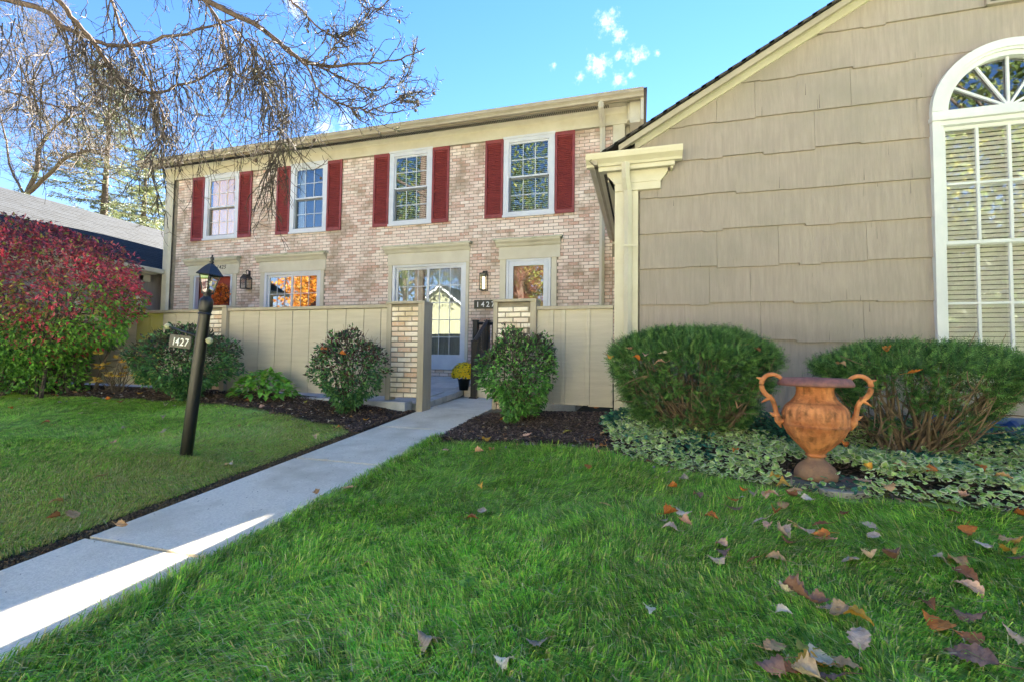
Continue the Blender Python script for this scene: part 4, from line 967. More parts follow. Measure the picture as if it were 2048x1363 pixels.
k = mid > .55; C[k] = pal(['#b04c60', '#c4566c', '#8a4c5c', '#d0606c', '#74585a', '#98a04c', '#a87058'], k.sum(), (4, 4, 4, 3, 3, 2, 2), .25)
k = (patch > .55) & (mid > .33); C[k] = pal(['#ec4e6c', '#f25e7a', '#dc485e', '#f48890'], k.sum(), None, .15)
k = mid > .86; C[k] = pal(['#7c4256', '#904c62', '#664450', '#a8604e', '#727a4c'], k.sum(), (4, 3, 3, 1, 1), .25)
L = rng.uniform(.05, .085, n); q = G(); leaf_cloud(q, P, u*.7+rng.normal(size=(n, 3))*.6+np.array([0, 0, -.15]), L, L*.5, C, up=rng.normal(size=(n, 3))*.5+np.array([0, -.3, 1.])); q.build('foliage', m_leaf, bb, kind='stuff')

# ------------------------------------------------------------------ yews
def yew(label, cx, cy, z0, rxl, rxr, ry, zr, ztop, nspr, seed, open_=0.):
    e = empty('yew_bush', (cx, cy, z0), label, 'bush'); q = G(); tips = []
    def shell(n, inner=.0):
        """points on a vase: flat dome on top, sides sloping in to the base"""
        th = rng.uniform(0, 2*math.pi, n); v = rng.random(n)
        top = rng.random(n) < .48
        r_ = np.where(top, np.sqrt(rng.random(n)), 1.0)
        z = np.where(top, ztop-(ztop-zr)*r_**3.6+.012*np.sin(th*4+r_*8), zr-(zr-z0-.12)*v**1.15)
        fr_ = np.where(top, 1.0, 1-(.55 if open_ < .5 else .74)*((zr-z)/(zr-z0))**(1.5 if open_ < .5 else .95))
        rx = np.where(np.cos(th) < 0, rxl, rxr)
        lump = 1+.05*np.sin(th*5+seed)+.04*np.sin(th*11+z*9+seed)
        P = np.stack([cx+rx*r_*fr_*lump*np.cos(th), cy+ry*r_*fr_*lump*np.sin(th), z+.015*np.sin(th*7+r_*9)], 1)
        Nn = np.stack([np.cos(th)*np.where(top, .35*r_, 1), np.sin(th)*np.where(top, .35*r_, 1), np.where(top, 1, .15)], 1); return P, Nn, top
    P, Nn, top = shell(70)
    for p in P:
        b = np.array([cx+rng.normal()*.10, cy+rng.normal()*.06, z0-.04]); mid_ = b*.45+p*.55+np.array([(p[0]-cx)*.15, (p[1]-cy)*.15, -.06]); t_ = np.linspace(0, 1, 9)[:, None]
        cc = (1-t_)**2*b+2*t_*(1-t_)*mid_+t_**2*p+rng.normal(size=(9, 3))*.008; cc[0] = b; q.tube(cc, np.linspace(.017 if rng.random() < .4 else .010, .003, 9), 5)
        for k in range(3):
            j = rng.integers(3, 8); d = (p-cc[j])+rng.normal(size=3)*.25; q.tube(curve(cc[j], d, rng.uniform(.12, .32), 5, .45, up=.1), np.linspace(.006, .002, 6), 4)
    q.build('stem', m_yewbark, e, kind='stuff')
    P, Nn, top = shell(nspr); n = len(P); dp = np.abs(rng.normal(0, .055, n)); P = P-Nn/np.linalg.norm(Nn, axis=1, keepdims=True)*dp[:, None]
    dens = np.where(top, 1, np.clip(.85-open_*1.15*sm(.15, .75, (zr-P[:, 2])/(zr-z0))+1.0*np.sin(P[:, 0]*13+seed+2*np.sin(P[:, 2]*7))*np.sin(P[:, 2]*17+P[:, 1]*6+seed), .02, 1)); k = rng.random(n) < dens; P, Nn, dp = P[k], Nn[k], dp[k]; n = len(P)
    D = Nn+rng.normal(size=(n, 3))*.55; d, s, m = rot_frames(D); L = rng.uniform(.05, .11, n); nn = 11
    tt = np.linspace(.05, 1, nn)[None]; sg = np.where(np.arange(nn) % 2 == 0, 1, -1)[None]
    base = P[:, None]+d[:, None]*(L[:, None]*tt)[..., None]
    nl = .024*(1-.35*tt**2)[..., None]*np.ones((n, 1, 1)); nd = d[:, None]*.55+s[:, None]*sg[..., None]*.9+m[:, None]*.25*rng.uniform(-1, 1, (n, nn))[..., None]
    nd[:, -1] = d; tip = base+nd*nl; wv = d[:, None]*.0028+m[:, None]*.0015
    V = np.stack([base-wv, base+wv, tip], 2).reshape(-1, 3); F = np.arange(n*nn*3).reshape(-1, 3)
    C = pal(['#4e7c42', '#64944a', '#3c6238', '#7aa854', '#2f4e30', '#8cb462'], n, (4, 4, 4, 3, 2, 2), .22); 
    C = np.repeat(C, nn*3, 0)
    q = G(); q.add(V, F, None, C, r=np.repeat(rng.random(n), nn*3))
    q.build('foliage', m_needle, e, kind='stuff'); return e
yew('clipped dark green yew bush beside the corner board, left of the urn', .44, 4.62, gz(.4, 4.6), .74, .70, .60, 1.10, 1.315, 21000, 3, .25)
yew('open clipped yew bush with bare lower stems, right of the urn', 2.08, 4.42, gz(2.1, 4.4), .66, .76, .60, 1.02, 1.175, 15000, 8, 1.0)

# ------------------------------------------------------------------ ivy
bed_px = [(882, 884), (1000, 884), (1100, 889), (1164, 897), (1225, 906), (1330, 937), (1450, 960), (1570, 978), (1700, 1000), (1850, 1010), (2047, 1030)]
BED = [tuple(float(v) for v in onground(*p)[:2]) for p in bed_px]; BED = sorted(BED)+[(4.5, BED[-1][1]+.0)]
def bed_edge(x):
    xs = [p[0] for p in BED]; ys = [p[1] for p in BED]; return np.interp(x, xs, ys)
def left_edge(x): return np.interp(-np.asarray(x), [2.9, 3.3, 4, 5, 6.5, 9, 12, 16], [4.25, 4.45, 4.60, 4.72, 4.78, 4.75, 4.9, 5.0])
q = G(); n = 15000
X = rng.uniform(-.42, 3.9, n); Yb = bed_edge(X); Y = Yb+.03+(5.35-Yb)*rng.random(n)**1.0
U = onground(1635, 955)[:2]
mound = .07+.07*np.sin(X*2.3+1)*np.sin(Y*3.1)+.06*rng.random(n)
mound = mound*sm(0, .22, Y-Yb)+.02
ok = ((X-U[0])**2/.27**2+(Y-U[1]+.04)**2/.20**2 > 1) & (X > -.33+.25*np.sin(Y*5)*.3); ok &= ~((X > 2.75) & (Y > 4.95))
X, Y, mound = X[ok], Y[ok], mound[ok]; n = len(X); Z = g(X, Y)+mound*rng.uniform(.5, 1, n)
vari = (np.sin(X*3.7+.5)*np.sin(Y*4.3)+np.sin(X*9)*.3+rng.normal(0, .35, n)) > -.45-.5*sm(4.6, 4.0, Y)+.9*sm(4.6, 5.2, Y)
L = rng.uniform(.026, .052, n); D = np.stack([rng.normal(size=n), rng.normal(size=n)-.3, rng.normal(size=n)*.35+.15], 1)
Cin = pal(['#a4cc64', '#bce07c', '#88b85c', '#cce88c'], n); Cout = pal(['#f0f4c0', '#f8f8d4', '#dcecac', '#faf6d4'], n)
dk = pal(['#3c7058', '#4c8460', '#326050', '#5c9468', '#4c8870'], n); Cin[~vari] = dk[~vari]; Cout[~vari] = dk[~vari]*.95
# two-tone leaf: dark centre fan inside a pale rim
d, s, m = rot_frames(D, np.array([[0, -.35, 1.]])+rng.normal(size=(n, 3))*.35)
ang = np.array([-2.6, -1.6, -.75, 0, .75, 1.6, 2.6]); rad = np.array([.72, .92, .80, 1.05, .80, .92, .72])*.5
P = np.stack([X, Y, Z], 1); ctr = P+d*L[:, None]*.3
rim = ctr[:, None]+L[:, None, None]*rad[None, :, None]*(np.cos(ang)[None, :, None]*d[:, None]+np.sin(ang)[None, :, None]*s[:, None])*1.15+m[:, None]*(-.08*L[:, None, None])
inn = ctr[:, None]+L[:, None, None]*rad[None, :, None]*.62*(np.cos(ang)[None, :, None]*d[:, None]+np.sin(ang)[None, :, None]*s[:, None])*1.15+m[:, None]*(.015*L[:, None, None])
V = np.concatenate([ctr[:, None], inn, rim], 1).reshape(-1, 3); i = np.arange(n)[:, None]*15
F3 = []; 
for a in range(6): F3 += [i+np.array([[0, 1+a, 2+a]])]
F3 = np.stack(F3, 1).reshape(-1, 3); F4 = np.stack([i+np.array([[1+a, 8+a, 9+a, 2+a]]) for a in range(6)], 1).reshape(-1, 4)
C = np.concatenate([np.repeat(Cin[:, None], 8, 1), np.repeat(Cout[:, None], 7, 1)], 1).reshape(-1, 3)
q.add(V, F3, F4, C); tag(q.build('variegated_ivy', m_leaf), 'cream edged variegated ivy covering the bed around the urn', 'ivy', kind='stuff')

# ------------------------------------------------------------------ mulch
def chips(name, label, X, Y, n):
    Z = g(X, Y)+rng.uniform(.0, .03, n); th = rng.uniform(0, math.pi*2, n); L = rng.uniform(.015, .055, n); W = rng.uniform(.003, .010, n)
    d = np.stack([np.cos(th), np.sin(th), rng.normal(0, .28, n)], 1); s = np.stack([-np.sin(th), np.cos(th), rng.normal(0, .3, n)], 1); u = np.cross(d, s); P = np.stack([X, Y, Z], 1)
    hw = s*W[:, None]; hl = d*L[:, None]/2; hu = u*.003
    V = np.stack([P-hl-hw, P+hl-hw*.5, P+hl+hw*.6, P-hl+hw, P-hl*.8+hu, P+hl*.8+hu], 1).reshape(-1, 3); i = np.arange(n)[:, None]*6
    F = np.stack([i+np.array([[0, 1, 5, 4]]), i+np.array([[4, 5, 2, 3]])], 1).reshape(-1, 4)
    C = np.repeat(pal(['#6a5850', '#544640', '#806c60', '#40342f', '#98806e', '#a89484'], n, (5, 5, 3, 4, 1.6, .6)), 6, 0); q = G(); q.add(V, None, F, C); tag(q.build(name, m_mulch), label, 'mulch', kind='stuff')
n = 42000; X = rng.uniform(-12, -2.92, n)+0; X = -2.92-(X+2.92)**2/9.1; Y = rng.uniform(4.2, 5.42, n); k = (Y > left_edge(X)+.04*np.sin(X*9)+.03*rng.normal(size=n)) ; X, Y = X[k], Y[k]; chips('mulch_bed', 'dark bark mulch in the bed along the left fences', X, Y, len(X))
n = 30000; X = rng.uniform(-2.0, .1, n); Y = rng.uniform(4.2, 5.50, n); k = (Y > bed_edge(X)+.03*np.sin(X*8)+.03*rng.normal(size=n)) & (X > -1.98+.12*sm(5.2, 5.5, Y)); X, Y = X[k], Y[k]; chips('mulch_bed', 'dark bark mulch in the bed right of the path', X, Y, len(X))

n = 24000; X = rng.uniform(-.5, 4.2, n); Y = rng.uniform(2.6, 5.45, n); k = Y > bed_edge(X)+.01; X, Y = X[k], Y[k]; chips('mulch_bed', 'brown mulch under the ivy around the urn', X, Y, len(X))
# ------------------------------------------------------------------ lawn
def vnoise(X, Y, s, seed=0):
    return (np.sin(X*s+seed)+np.sin(Y*s*1.13+seed*2+1.7*np.sin(X*s*.6))+np.sin((X+Y)*s*.71+seed*3)+np.sin((X-Y)*s*1.37+2.1*np.sin(Y*s*.5)))/4
def blades(q, X, Y, hmul, seg3, wid):
    n = len(X); Z = g(X, Y); 
    flow = vnoise(X, Y, 2.6, 1)*4.5+vnoise(X, Y, 6, 4)*1.5; th = flow+rng.normal(0, .6, n); lean = np.clip(1.0+.4*vnoise(X, Y, 3.4, 5)+rng.normal(0, .3, n), .15, 1.5)
    h = hmul*rng.uniform(.5, 1.25, n)*(1+.3*vnoise(X, Y, 1.9, 3)+.2*vnoise(X, Y, 9, 4))
    d = np.stack([np.cos(th), np.sin(th), 0*th], 1); s = np.stack([-np.sin(th), np.cos(th), 0*th], 1)*wid[:, None]*.5
    tw = rng.uniform(0, math.pi, n); s = np.stack([np.cos(tw), np.sin(tw), 0*tw], 1)*wid[:, None]*.5
    P = np.stack([X, Y, Z-.004], 1); m1_ = P+d*(h*lean*.30)[:, None]+np.array([0, 0, 1.])*(h*.62)[:, None]; tp = P+d*(h*lean*1.05)[:, None]+np.array([0, 0, 1.])*(h*(1-.42*np.clip(lean, 0, 1)))[:, None]
    dry = (vnoise(X, Y, 2.2, 7)+.5*vnoise(X, Y, 6.1, 2)+rng.normal(0, .5, n)); leftdry = np.clip(sm(-5.6, -3.2, X)*sm(-2.6, -3.0, X)*1.1+.0, 0, 1)*sm(1.0, 1.8, Y)
    bottom = sm(2.2, 1.2, Y)*.4
    pr = np.clip(.06+.24*sm(.3, 1.0, dry)+.62*leftdry+bottom*.35, 0, .8)
    C = pal(['#a4dc54', '#bcec60', '#86c84a', '#ccf270', '#62a23e', '#e0f888'], n, (5, 4, 4, 2, 3, 1.2), .2)
    br = sm(-.1, .7, vnoise(X, Y, 1.7, 9)); tuft = np.sin(np.floor(X*22+3*np.sin(Y*9))*12.9898+np.floor(Y*22+3*np.sin(X*7))*78.233)*43758.5453; tuft = tuft-np.floor(tuft); C = np.clip(C*((.82+.42*br)*(.45+1.0*tuft))[:, None], 0, .95)
    k = rng.random(n) < pr; C[k] = pal(['#ddd090', '#c4bc74', '#ece0b0', '#aca664', '#bccc68'], k.sum(), (3, 3, 1.2, 3, 3), .2)
    if seg3:
        V = np.stack([P-s, P+s, m1_-s*.8, m1_+s*.8, tp], 1).reshape(-1, 3); i = np.arange(n)[:, None]*5
        q.add(V, (i+np.array([[2, 3, 4]])), (i+np.array([[0, 1, 3, 2]])), np.repeat(C, 5, 0))
    else:
        V = np.stack([P-s, P+s, tp], 1).reshape(-1, 3); q.add(V, np.arange(n*3).reshape(-1, 3), None, np.repeat(C, 3, 0))
def inview(X, Y, m=.30):
    c = X*_r[0]+Y*_r[1]; zc = X*_f[0]+Y*_f[1]; return (zc > .9) & (np.abs(c/np.maximum(zc, .1)) < 1.127+m)
def scatter(nn, x0, x1, y0, y1, power=1.0):
    X = rng.uniform(x0, x1, nn); Y = y0+(y1-y0)*rng.random(nn)**power; k = inview(X, Y); X, Y = X[k], Y[k]
    right = (X > -2.03+.03*np.sin(Y*9)) & (Y < bed_edge(X)-.02+.03*np.sin(X*14))
    left = (X < -2.985+.03*np.sin(Y*11)) & (Y < left_edge(X)-.03+.05*np.sin(X*7))
    under = ((X-U[0])**2/.36**2+(Y-U[1])**2/.22**2 < 1)
    k = (right | left) & ~under; return X[k], Y[k]
q = G()
X, Y = scatter(190000, -2.2, 4.6, .4, 2.6, 1.1); blades(q, X, Y, .046, True, rng.uniform(.0035, .0072, len(X)))
X, Y = scatter(180000, -2.2, 4.6, 2.4, 4.9); blades(q, X, Y, .042, False, rng.uniform(.005, .009, len(X)))
X, Y = scatter(125000, -6.2, -3.0, .4, 3.0); blades(q, X, Y, .040, True, rng.uniform(.003, .006, len(X)))
X, Y = scatter(210000, -12.5, -3.0, 2.9, 5.0); blades(q, X, Y, .038, False, rng.uniform(.0045, .008, len(X)))
X, Y = scatter(26000, -2.2, 4.6, .4, 4.2); blades(q, X, Y, .078, True, rng.uniform(.003, .005, len(X)))
# flattened straw and thatch
X, Y = scatter(26000, -7, 4.6, .4, 4.6); n = len(X); th = rng.uniform(0, 6.28, n); Ls = rng.uniform(.03, .10, n); ws = rng.uniform(.0012, .0022, n); d = np.stack([np.cos(th), np.sin(th), rng.normal(0, .12, n)], 1); s_ = np.stack([-np.sin(th), np.cos(th), 0*th], 1); P = np.stack([X, Y, g(X, Y)+rng.uniform(.018, .045, n)], 1)
V = np.stack([P-s_*ws[:, None], P+s_*ws[:, None], P+d*Ls[:, None]], 1).reshape(-1, 3); q.add(V, np.arange(n*3).reshape(-1, 3), None, np.repeat(pal(['#c9bd8c', '#b5a876', '#ddd2a8', '#9c9464'], n), 3, 0))
# longer blades leaning over the path edge
Y = rng.uniform(.8, 4.3, 5000); X = -1.98+rng.normal(0, .035, 5000); k = X > -2.06; X, Y = X[k], Y[k]; blades(q, X, Y, .075, True, rng.uniform(.003, .0045, len(X)))
tag(q.build('grass', m_grass), 'green lawn grass on both sides of the front path', 'grass', kind='stuff')
# dark crumbly soil along the left side of the path
n = 12000; Y = rng.uniform(.3, 4.3, n); X = -2.94+rng.normal(0, .028, n); k = X < -2.88; X, Y = X[k], Y[k]; n = len(X)
q = G(); Z = g(X, Y)+rng.uniform(-.01, .012, n); S = rng.uniform(.003, .010, n)
P = np.stack([X, Y, Z], 1); a = rng.normal(size=(n, 3)); a /= np.linalg.norm(a, axis=1, keepdims=True); d, s, m = rot_frames(a); 
V = np.stack([P+d*S[:, None], P-d*S[:, None]*.6+s*S[:, None], P-d*S[:, None]*.6-s*S[:, None], P+m*S[:, None]], 1).reshape(-1, 3); i = np.arange(n)[:, None]*4
q.add(V, np.stack([i+np.array([[0, 1, 2]]), i+np.array([[0, 3, 1]]), i+np.array([[1, 3, 2]]), i+np.array([[2, 3, 0]])], 1).reshape(-1, 3), None, np.repeat(pal(['#5a4c38', '#6a5a44', '#463a2c', '#7c6c50'], n), 4, 0)); tag(q.build('soil_crumb', m_mulch), 'dark soil crumbs along the left edge of the path', 'soil', kind='stuff')
# ------------------------------------------------------------------ urn on its stone slab
ub = onground(1632, 962); UX, UY = float(ub[0]), float(ub[1]); UZ = float(ub[2])+.022
sb = empty('stone_slab', (UX, UY, UZ-.03), 'weathered grey stone slab under the rusty urn', 'slab')
q = G(); th = np.linspace(0, 2*math.pi, 22, endpoint=False); rr = .30+.02*np.sin(th*3+1)+.012*np.sin(th*7)
top = [(UX+.03+r_*math.cos(t_)*1.0, UY-.0+r_*math.sin(t_)*.72) for r_, t_ in zip(rr, th)]
q.prism(top, UZ-.07, UZ-.003, 'z'); q.build('slab_top', m_bluestone, sb, bevel=.01)
fsn = onground(1690, 988)
q = G(); rr = .12+.02*np.sin(th*2); q.prism([(fsn[0]+r_*math.cos(t_)*1.2, fsn[1]+r_*math.sin(t_)*.6) for r_, t_ in zip(rr, th)], fsn[2]-.02, fsn[2]+.03, 'z')
tag(q.build('flat_stone', M('pale_stone', '#b5ab9c', '#978f84', 12, .9, .5, 60), bevel=.008), 'pale flat stone at the lawn edge beside the urn slab', 'stone')
urn = empty('iron_urn', (UX, UY, UZ), 'large rusty orange iron urn with two scrolled handles', 'urn')
S = .975
def sc_(p): return [(r_*S, UZ+z*S) for r_, z in p]
foot = [(.0, 0), (.128, 0), (.135, .010), (.134, .035), (.128, .055), (.112, .085), (.085, .110), (.062, .128), (.052, .140), (.049, .152)]
G().lathe(sc_(foot), UX, UY, 40).build('foot', m_urnfoot, urn, smooth=True)
coll = [(.049, .150), (.060, .155), (.066, .163), (.060, .172), (.055, .176), (.066, .181), (.070, .190)]
G().lathe(sc_(coll), UX, UY, 40).build('collar', m_urn, urn, smooth=True)
body = [(.066, .188), (.082, .200), (.112, .231), (.146, .268), (.174, .305), (.193, .345), (.199, .360), (.203, .366), (.203, .380), (.200, .386), (.205, .410), (.206, .440), (.202, .472), (.190, .500), (.170, .522), (.160, .530), (.150, .538), (.132, .560), (.119, .585), (.114, .610), (.114, .632), (.121, .655), (.13, .668)]
def flute(z, th):
    zz = (z-UZ)/S; amp = .026*np.exp(-((zz-.455)/.045)**2)+.35*.055*np.exp(-((zz-.28)/.05)**2)
    band = .010*np.exp(-((zz-.373)/.012)**2)*np.sin(th*18)
    return 1-amp*np.abs(np.sin(th*11))+band+.004*np.sin(th*37+zz*90)+.003*np.sin(th*53-zz*140)
bp = np.array(body); t_ = np.linspace(0, 1, 110); dd = np.concatenate([[0], np.cumsum(np.hypot(*np.diff(bp, axis=0).T))]); dd /= dd[-1]
bp = np.stack([np.interp(t_, dd, bp[:, 0]), np.interp(t_, dd, bp[:, 1])], 1)
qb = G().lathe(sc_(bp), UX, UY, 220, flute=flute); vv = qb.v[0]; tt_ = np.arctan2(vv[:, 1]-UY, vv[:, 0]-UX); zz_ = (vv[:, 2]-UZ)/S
groove_shade = (np.exp(-((zz_-.455)/.05)**2)+.4*np.exp(-((zz_-.28)/.05)**2)); cc_ = 1-.38*groove_shade*np.abs(np.sin(tt_*11))**8-.3*np.exp(-((zz_-.373)/.008)**2)-.3*np.exp(-((zz_-.530)/.006)**2)  # shade painted into flute grooves and band creases so the relief shows
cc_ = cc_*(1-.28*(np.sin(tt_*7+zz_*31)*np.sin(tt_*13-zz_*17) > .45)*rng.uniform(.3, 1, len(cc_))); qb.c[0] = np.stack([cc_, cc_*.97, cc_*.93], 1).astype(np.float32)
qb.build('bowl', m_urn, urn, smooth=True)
rim = [(.128, .666), (.200, .655), (.226, .650), (.233, .658), (.228, .676), (.214, .700), (.204, .706), (.192, .707), (.180, .700), (.168, .684), (.120, .676), (.106, .65), (.10, .60), (.08, .56), (.0, .55)]
G().lathe(sc_(rim), UX, UY, 56).build('rim', m_urnrim, urn, smooth=True)
for sg in (-1, 1):
    pts = [(.205, .690), (.225, .712), (.262, .728), (.300, .722), (.330, .696), (.343, .660), (.338, .620), (.318, .585), (.288, .560), (.272, .545), (.258, .510), (.250, .465), (.243, .430), (.225, .400), (.205, .385)]
    pts = np.array(pts); t2 = np.linspace(0, len(pts)-1, 50); px_ = np.interp(t2, range(len(pts)), pts[:, 0]); pz_ = np.interp(t2, range(len(pts)), pts[:, 1])
    rad = .0125+.004*np.sin(t2/14*math.pi)+.009*sm(10.5, 13, t2)
    k_ = np.array([.25, .5, .25]); px2 = np.convolve(px_, k_, 'same'); pz2 = np.convolve(pz_, k_, 'same'); px2[[0, -1]] = px_[[0, -1]]; pz2[[0, -1]] = pz_[[0, -1]]
    q = G(); q.tube(np.stack([UX+sg*S*px2, UY+0*px2, UZ+S*pz2], 1), rad, 10)
    def spur(x, z, dx, dz, L=.05, r_=.012): q.tube([(UX+sg*S*x, UY, UZ+S*z), (UX+sg*S*(x+dx*L*.5), UY, UZ+S*(z+dz*L*.5)), (UX+sg*S*(x+dx*L), UY, UZ+S*(z+dz*L))], [r_, r_*.7, .002], 7)
    spur(.335, .690, .9, .25, .045, .013); spur(.285, .560, .85, -.6, .07, .015); spur(.29, .565, -.6, .5, .03, .012)
    spur(.245, .425, .8, .45, .055, .018)
    q.tube([(UX+sg*S*.235, UY, UZ+S*.43), (UX+sg*S*.240, UY, UZ+S*.395), (UX+sg*S*.215, UY, UZ+S*.345)], [.024, .020, .006], 8)
    q.build('handle', M_handle if 'M_handle' in globals() else m_urn, urn, smooth=True)

# ------------------------------------------------------------------ leaning lamp post (local upright geometry, leaned as a whole)
lb = onground(371, 913); LX, LY, LZ = map(float, lb)
tilt = math.atan2(at(418, 560, LY)[0]-LX, at(418, 560, LY)[2]-LZ)
lp = empty('lamp_post', (LX, LY, LZ-.03), 'leaning black lamp post with a four sided lantern on the left lawn', 'lamp post', rot=(0, tilt, 0))
H_ = 1.265
q = G(); q.lathe([(0, -.1), (.048, -.1), (.048, .06), (.047, .9), (.044, H_), (.044, H_+.02)], 0, 0, 20); q.build('pole', m_post, lp, smooth=True, local=True)
q = G(); q.lathe([(.045, H_), (.052, H_), (.052, H_+.012), (.046, H_+.014), (.046, H_+.03), (.050, H_+.032), (.050, H_+.045)], 0, 0, 20); 
q.lathe([(.050, H_+.045), (.053, H_+.06), (.053, H_+.115), (.048, H_+.135), (.034, H_+.150), (.028, H_+.162), (.030, H_+.176), (.036, H_+.182), (0, H_+.182)], 0, 0, 20)
q.build('collar', m_black, lp, smooth=True, local=True)
zb, zt_ = H_+.182, H_+.345; w0, w1 = .029, .052
def frus(q, a, b, z0, z1, t=None):
    v = [(-a, -a, z0), (a, -a, z0), (a, a, z0), (-a, a, z0), (-b, -b, z1), (b, -b, z1), (b, b, z1), (-b, b, z1)]
    q.add(v, None, [(0, 3, 2, 1), (4, 5, 6, 7), (0, 1, 5, 4), (1, 2, 6, 5), (2, 3, 7, 6), (3, 0, 4, 7)])
q = G(); frus(q, w0+.004, w0+.004, zb, zb+.016)
for sx_, sy_ in ((-1, -1), (1, -1), (1, 1), (-1, 1)): q.tube([(sx_*w0, sy_*w0, zb+.01), (sx_*w1, sy_*w1, zt_)], .0065, 4)
for a, b in (((-1, -1), (1, -1)), ((1, -1), (1, 1)), ((1, 1), (-1, 1)), ((-1, 1), (-1, -1))): q.tube([(a[0]*w1, a[1]*w1, zt_), (b[0]*w1, b[1]*w1, zt_)], .007, 4)
q.build('lantern_frame', m_black, lp, local=True)
for k in range(4):
    a = k*math.pi/2; c_, s_ = math.cos(a), math.sin(a); P_ = [(-w0*.93, -w0, zb+.016), (w0*.93, -w0, zb+.016), (w1*.95, -w1, zt_-.005), (-w1*.95, -w1, zt_-.005)]
    G().add([(x*c_-y*s_, x*s_+y*c_, z) for x, y, z in P_], None, [(0, 1, 2, 3)]).build('pane', m_glassl, lp, local=True)
q = G()
prof = [(.070, 0), (.073, .006), (.062, .024), (.047, .052), (.030, .080), (.016, .096), (.010, .104)]
for (a, z0), (b, z1) in zip(prof[:-1], prof[1:]): 
    v = [(-a, -a, zt_+z0), (a, -a, zt_+z0), (a, a, zt_+z0), (-a, a, zt_+z0), (-b, -b, zt_+z1), (b, -b, zt_+z1), (b, b, zt_+z1), (-b, b, zt_+z1)]; q.add(v, None, [(0, 1, 5, 4), (1, 2, 6, 5), (2, 3, 7, 6), (3, 0, 4, 7)])
v = [(-.07, -.07, zt_), (.07, -.07, zt_), (.07, .07, zt_), (-.07, .07, zt_)]; q.add(v, None, [(0, 3, 2, 1)])
q.build('lantern_roof', m_black, lp, local=True)
q = G(); q.lathe([(.012, zt_+.10), (.018, zt_+.115), (.010, zt_+.128), (.016, zt_+.142), (.014, zt_+.155), (.006, zt_+.165), (.009, zt_+.172), (0, zt_+.182)], 0, 0, 12); q.build('finial', m_black, lp, smooth=True, local=True)
q = G(); q.lathe([(.016, zb+.016), (.016, zb+.05), (.018, zb+.055), (.024, zb+.085), (.020, zb+.115), (.012, zb+.13), (0, zb+.132)], 0, 0, 12); q.build('bulb', m_glassl, lp, smooth=True, local=True)
q = G(); q.lathe([(.024, zb+.015), (.024, zb+.04), (0, zb+.04)], 0, 0, 12); q.build('bulb_socket', m_black, lp, local=True)
q = G(); q.tube([(.08, 0, 1.055), (-.40, 0, 1.12)], .009, 8); q.build('sign_bar', m_black, lp, smooth=True, local=True)
for x, z in ((.088, 1.053), (-.405, 1.121)):
    q = G(); th = np.linspace(-math.pi/2, math.pi/2, 9); q.lathe([(max(.0, .027*math.cos(a)), z+.027*math.sin(a)) for a in th], x, 0, 14); q.build('knob', m_knob, lp, smooth=True, local=True)
# the hanging number sign
M4 = Matrix.Translation((LX, LY, LZ-.03)) @ Matrix.Rotation(tilt, 4, 'Y')
sp = M4 @ Vector((-.235, 0, 1.005)); sg_ = empty('number_sign', sp, 'small grey hanging sign with white 1427 on the lamp post bar', 'sign', rot=(0, R(4.5), 0))
q = G(); q.prism([(-.115, -.055), (.115, -.055), (.125, -.045), (.125, .045), (.115, .055), (-.115, .055), (-.125, .045), (-.125, -.045)], -.006, .006); q.build('plate', m_sign, sg_, local=True, bevel=.002)
for i, ch in enumerate('1427'): text('digit', ch, -.104+i*.053+(.012 if i == 0 else 0), -.009, -.034, .094, m_digit, sg_, shear=.15, local=True)
for x in (-.07, .07): G().tube([(x, 0, .045), (x+.004, -.008, .075), (x, 0, .105), (x-.003, .008, .085)], .004, 5).build('hook', m_black, sg_, local=True)

# ------------------------------------------------------------------ potted mum
py_ = 7.05; pxz = at(930, 768, py_); PX, PZ = float(pxz[0])-.02, pz(py_)
pt = empty('potted_mum', (PX, py_, PZ), 'yellow flowering mum in a black plastic pot on the patio edge', 'potted plant')
G().lathe([(0, PZ), (.075, PZ), (.098, PZ+.165), (.106, PZ+.165), (.106, PZ+.185), (.098, PZ+.185), (.09, PZ+.16), (0, PZ+.16)], PX, py_, 28).build('pot', m_pot, pt, smooth=True)
n = 900; th = rng.uniform(0, 2*math.pi, n); cz_ = rng.uniform(-.35, 1, n); sr = np.sqrt(1-cz_**2); u = np.stack([sr*np.cos(th), sr*np.sin(th), cz_], 1); P = np.array([PX, py_, PZ+.26])+u*np.array([.185, .185, .175])*rng.uniform(.8, 1, (n, 1))
q = G(); leaf_cloud(q, P, u+rng.normal(size=(n, 3))*.5, .035, .02, pal(['#3c5c26', '#4f7030', '#2c4a20'], n)); q.build('foliage', m_leaf, pt, kind='stuff')
n = 520; i_ = np.arange(n); cz_ = 1-1.25*(i_+.5)/n; th = i_*2.39996; sr = np.sqrt(np.clip(1-cz_**2, 0, 1)); u = np.stack([sr*np.cos(th), sr*np.sin(th), cz_], 1)+rng.normal(size=(n, 3))*.04
P = np.array([PX, py_, PZ+.26])+u*np.array([.20, .20, .19]); q = G()
for k in range(9):
    a = k*2*math.pi/9; d, s, m = rot_frames(u, np.tile([[.3, .2, 1.]], (n, 1))); dd_ = s*math.cos(a)+m*math.sin(a)+d*.35; leaf_cloud(q, P, dd_, .021, .014, pal(['#ffe020', '#ffe838', '#f8d412'], n, None, .04), up=d)
q.build('blossom', m_petal, pt, kind='stuff')

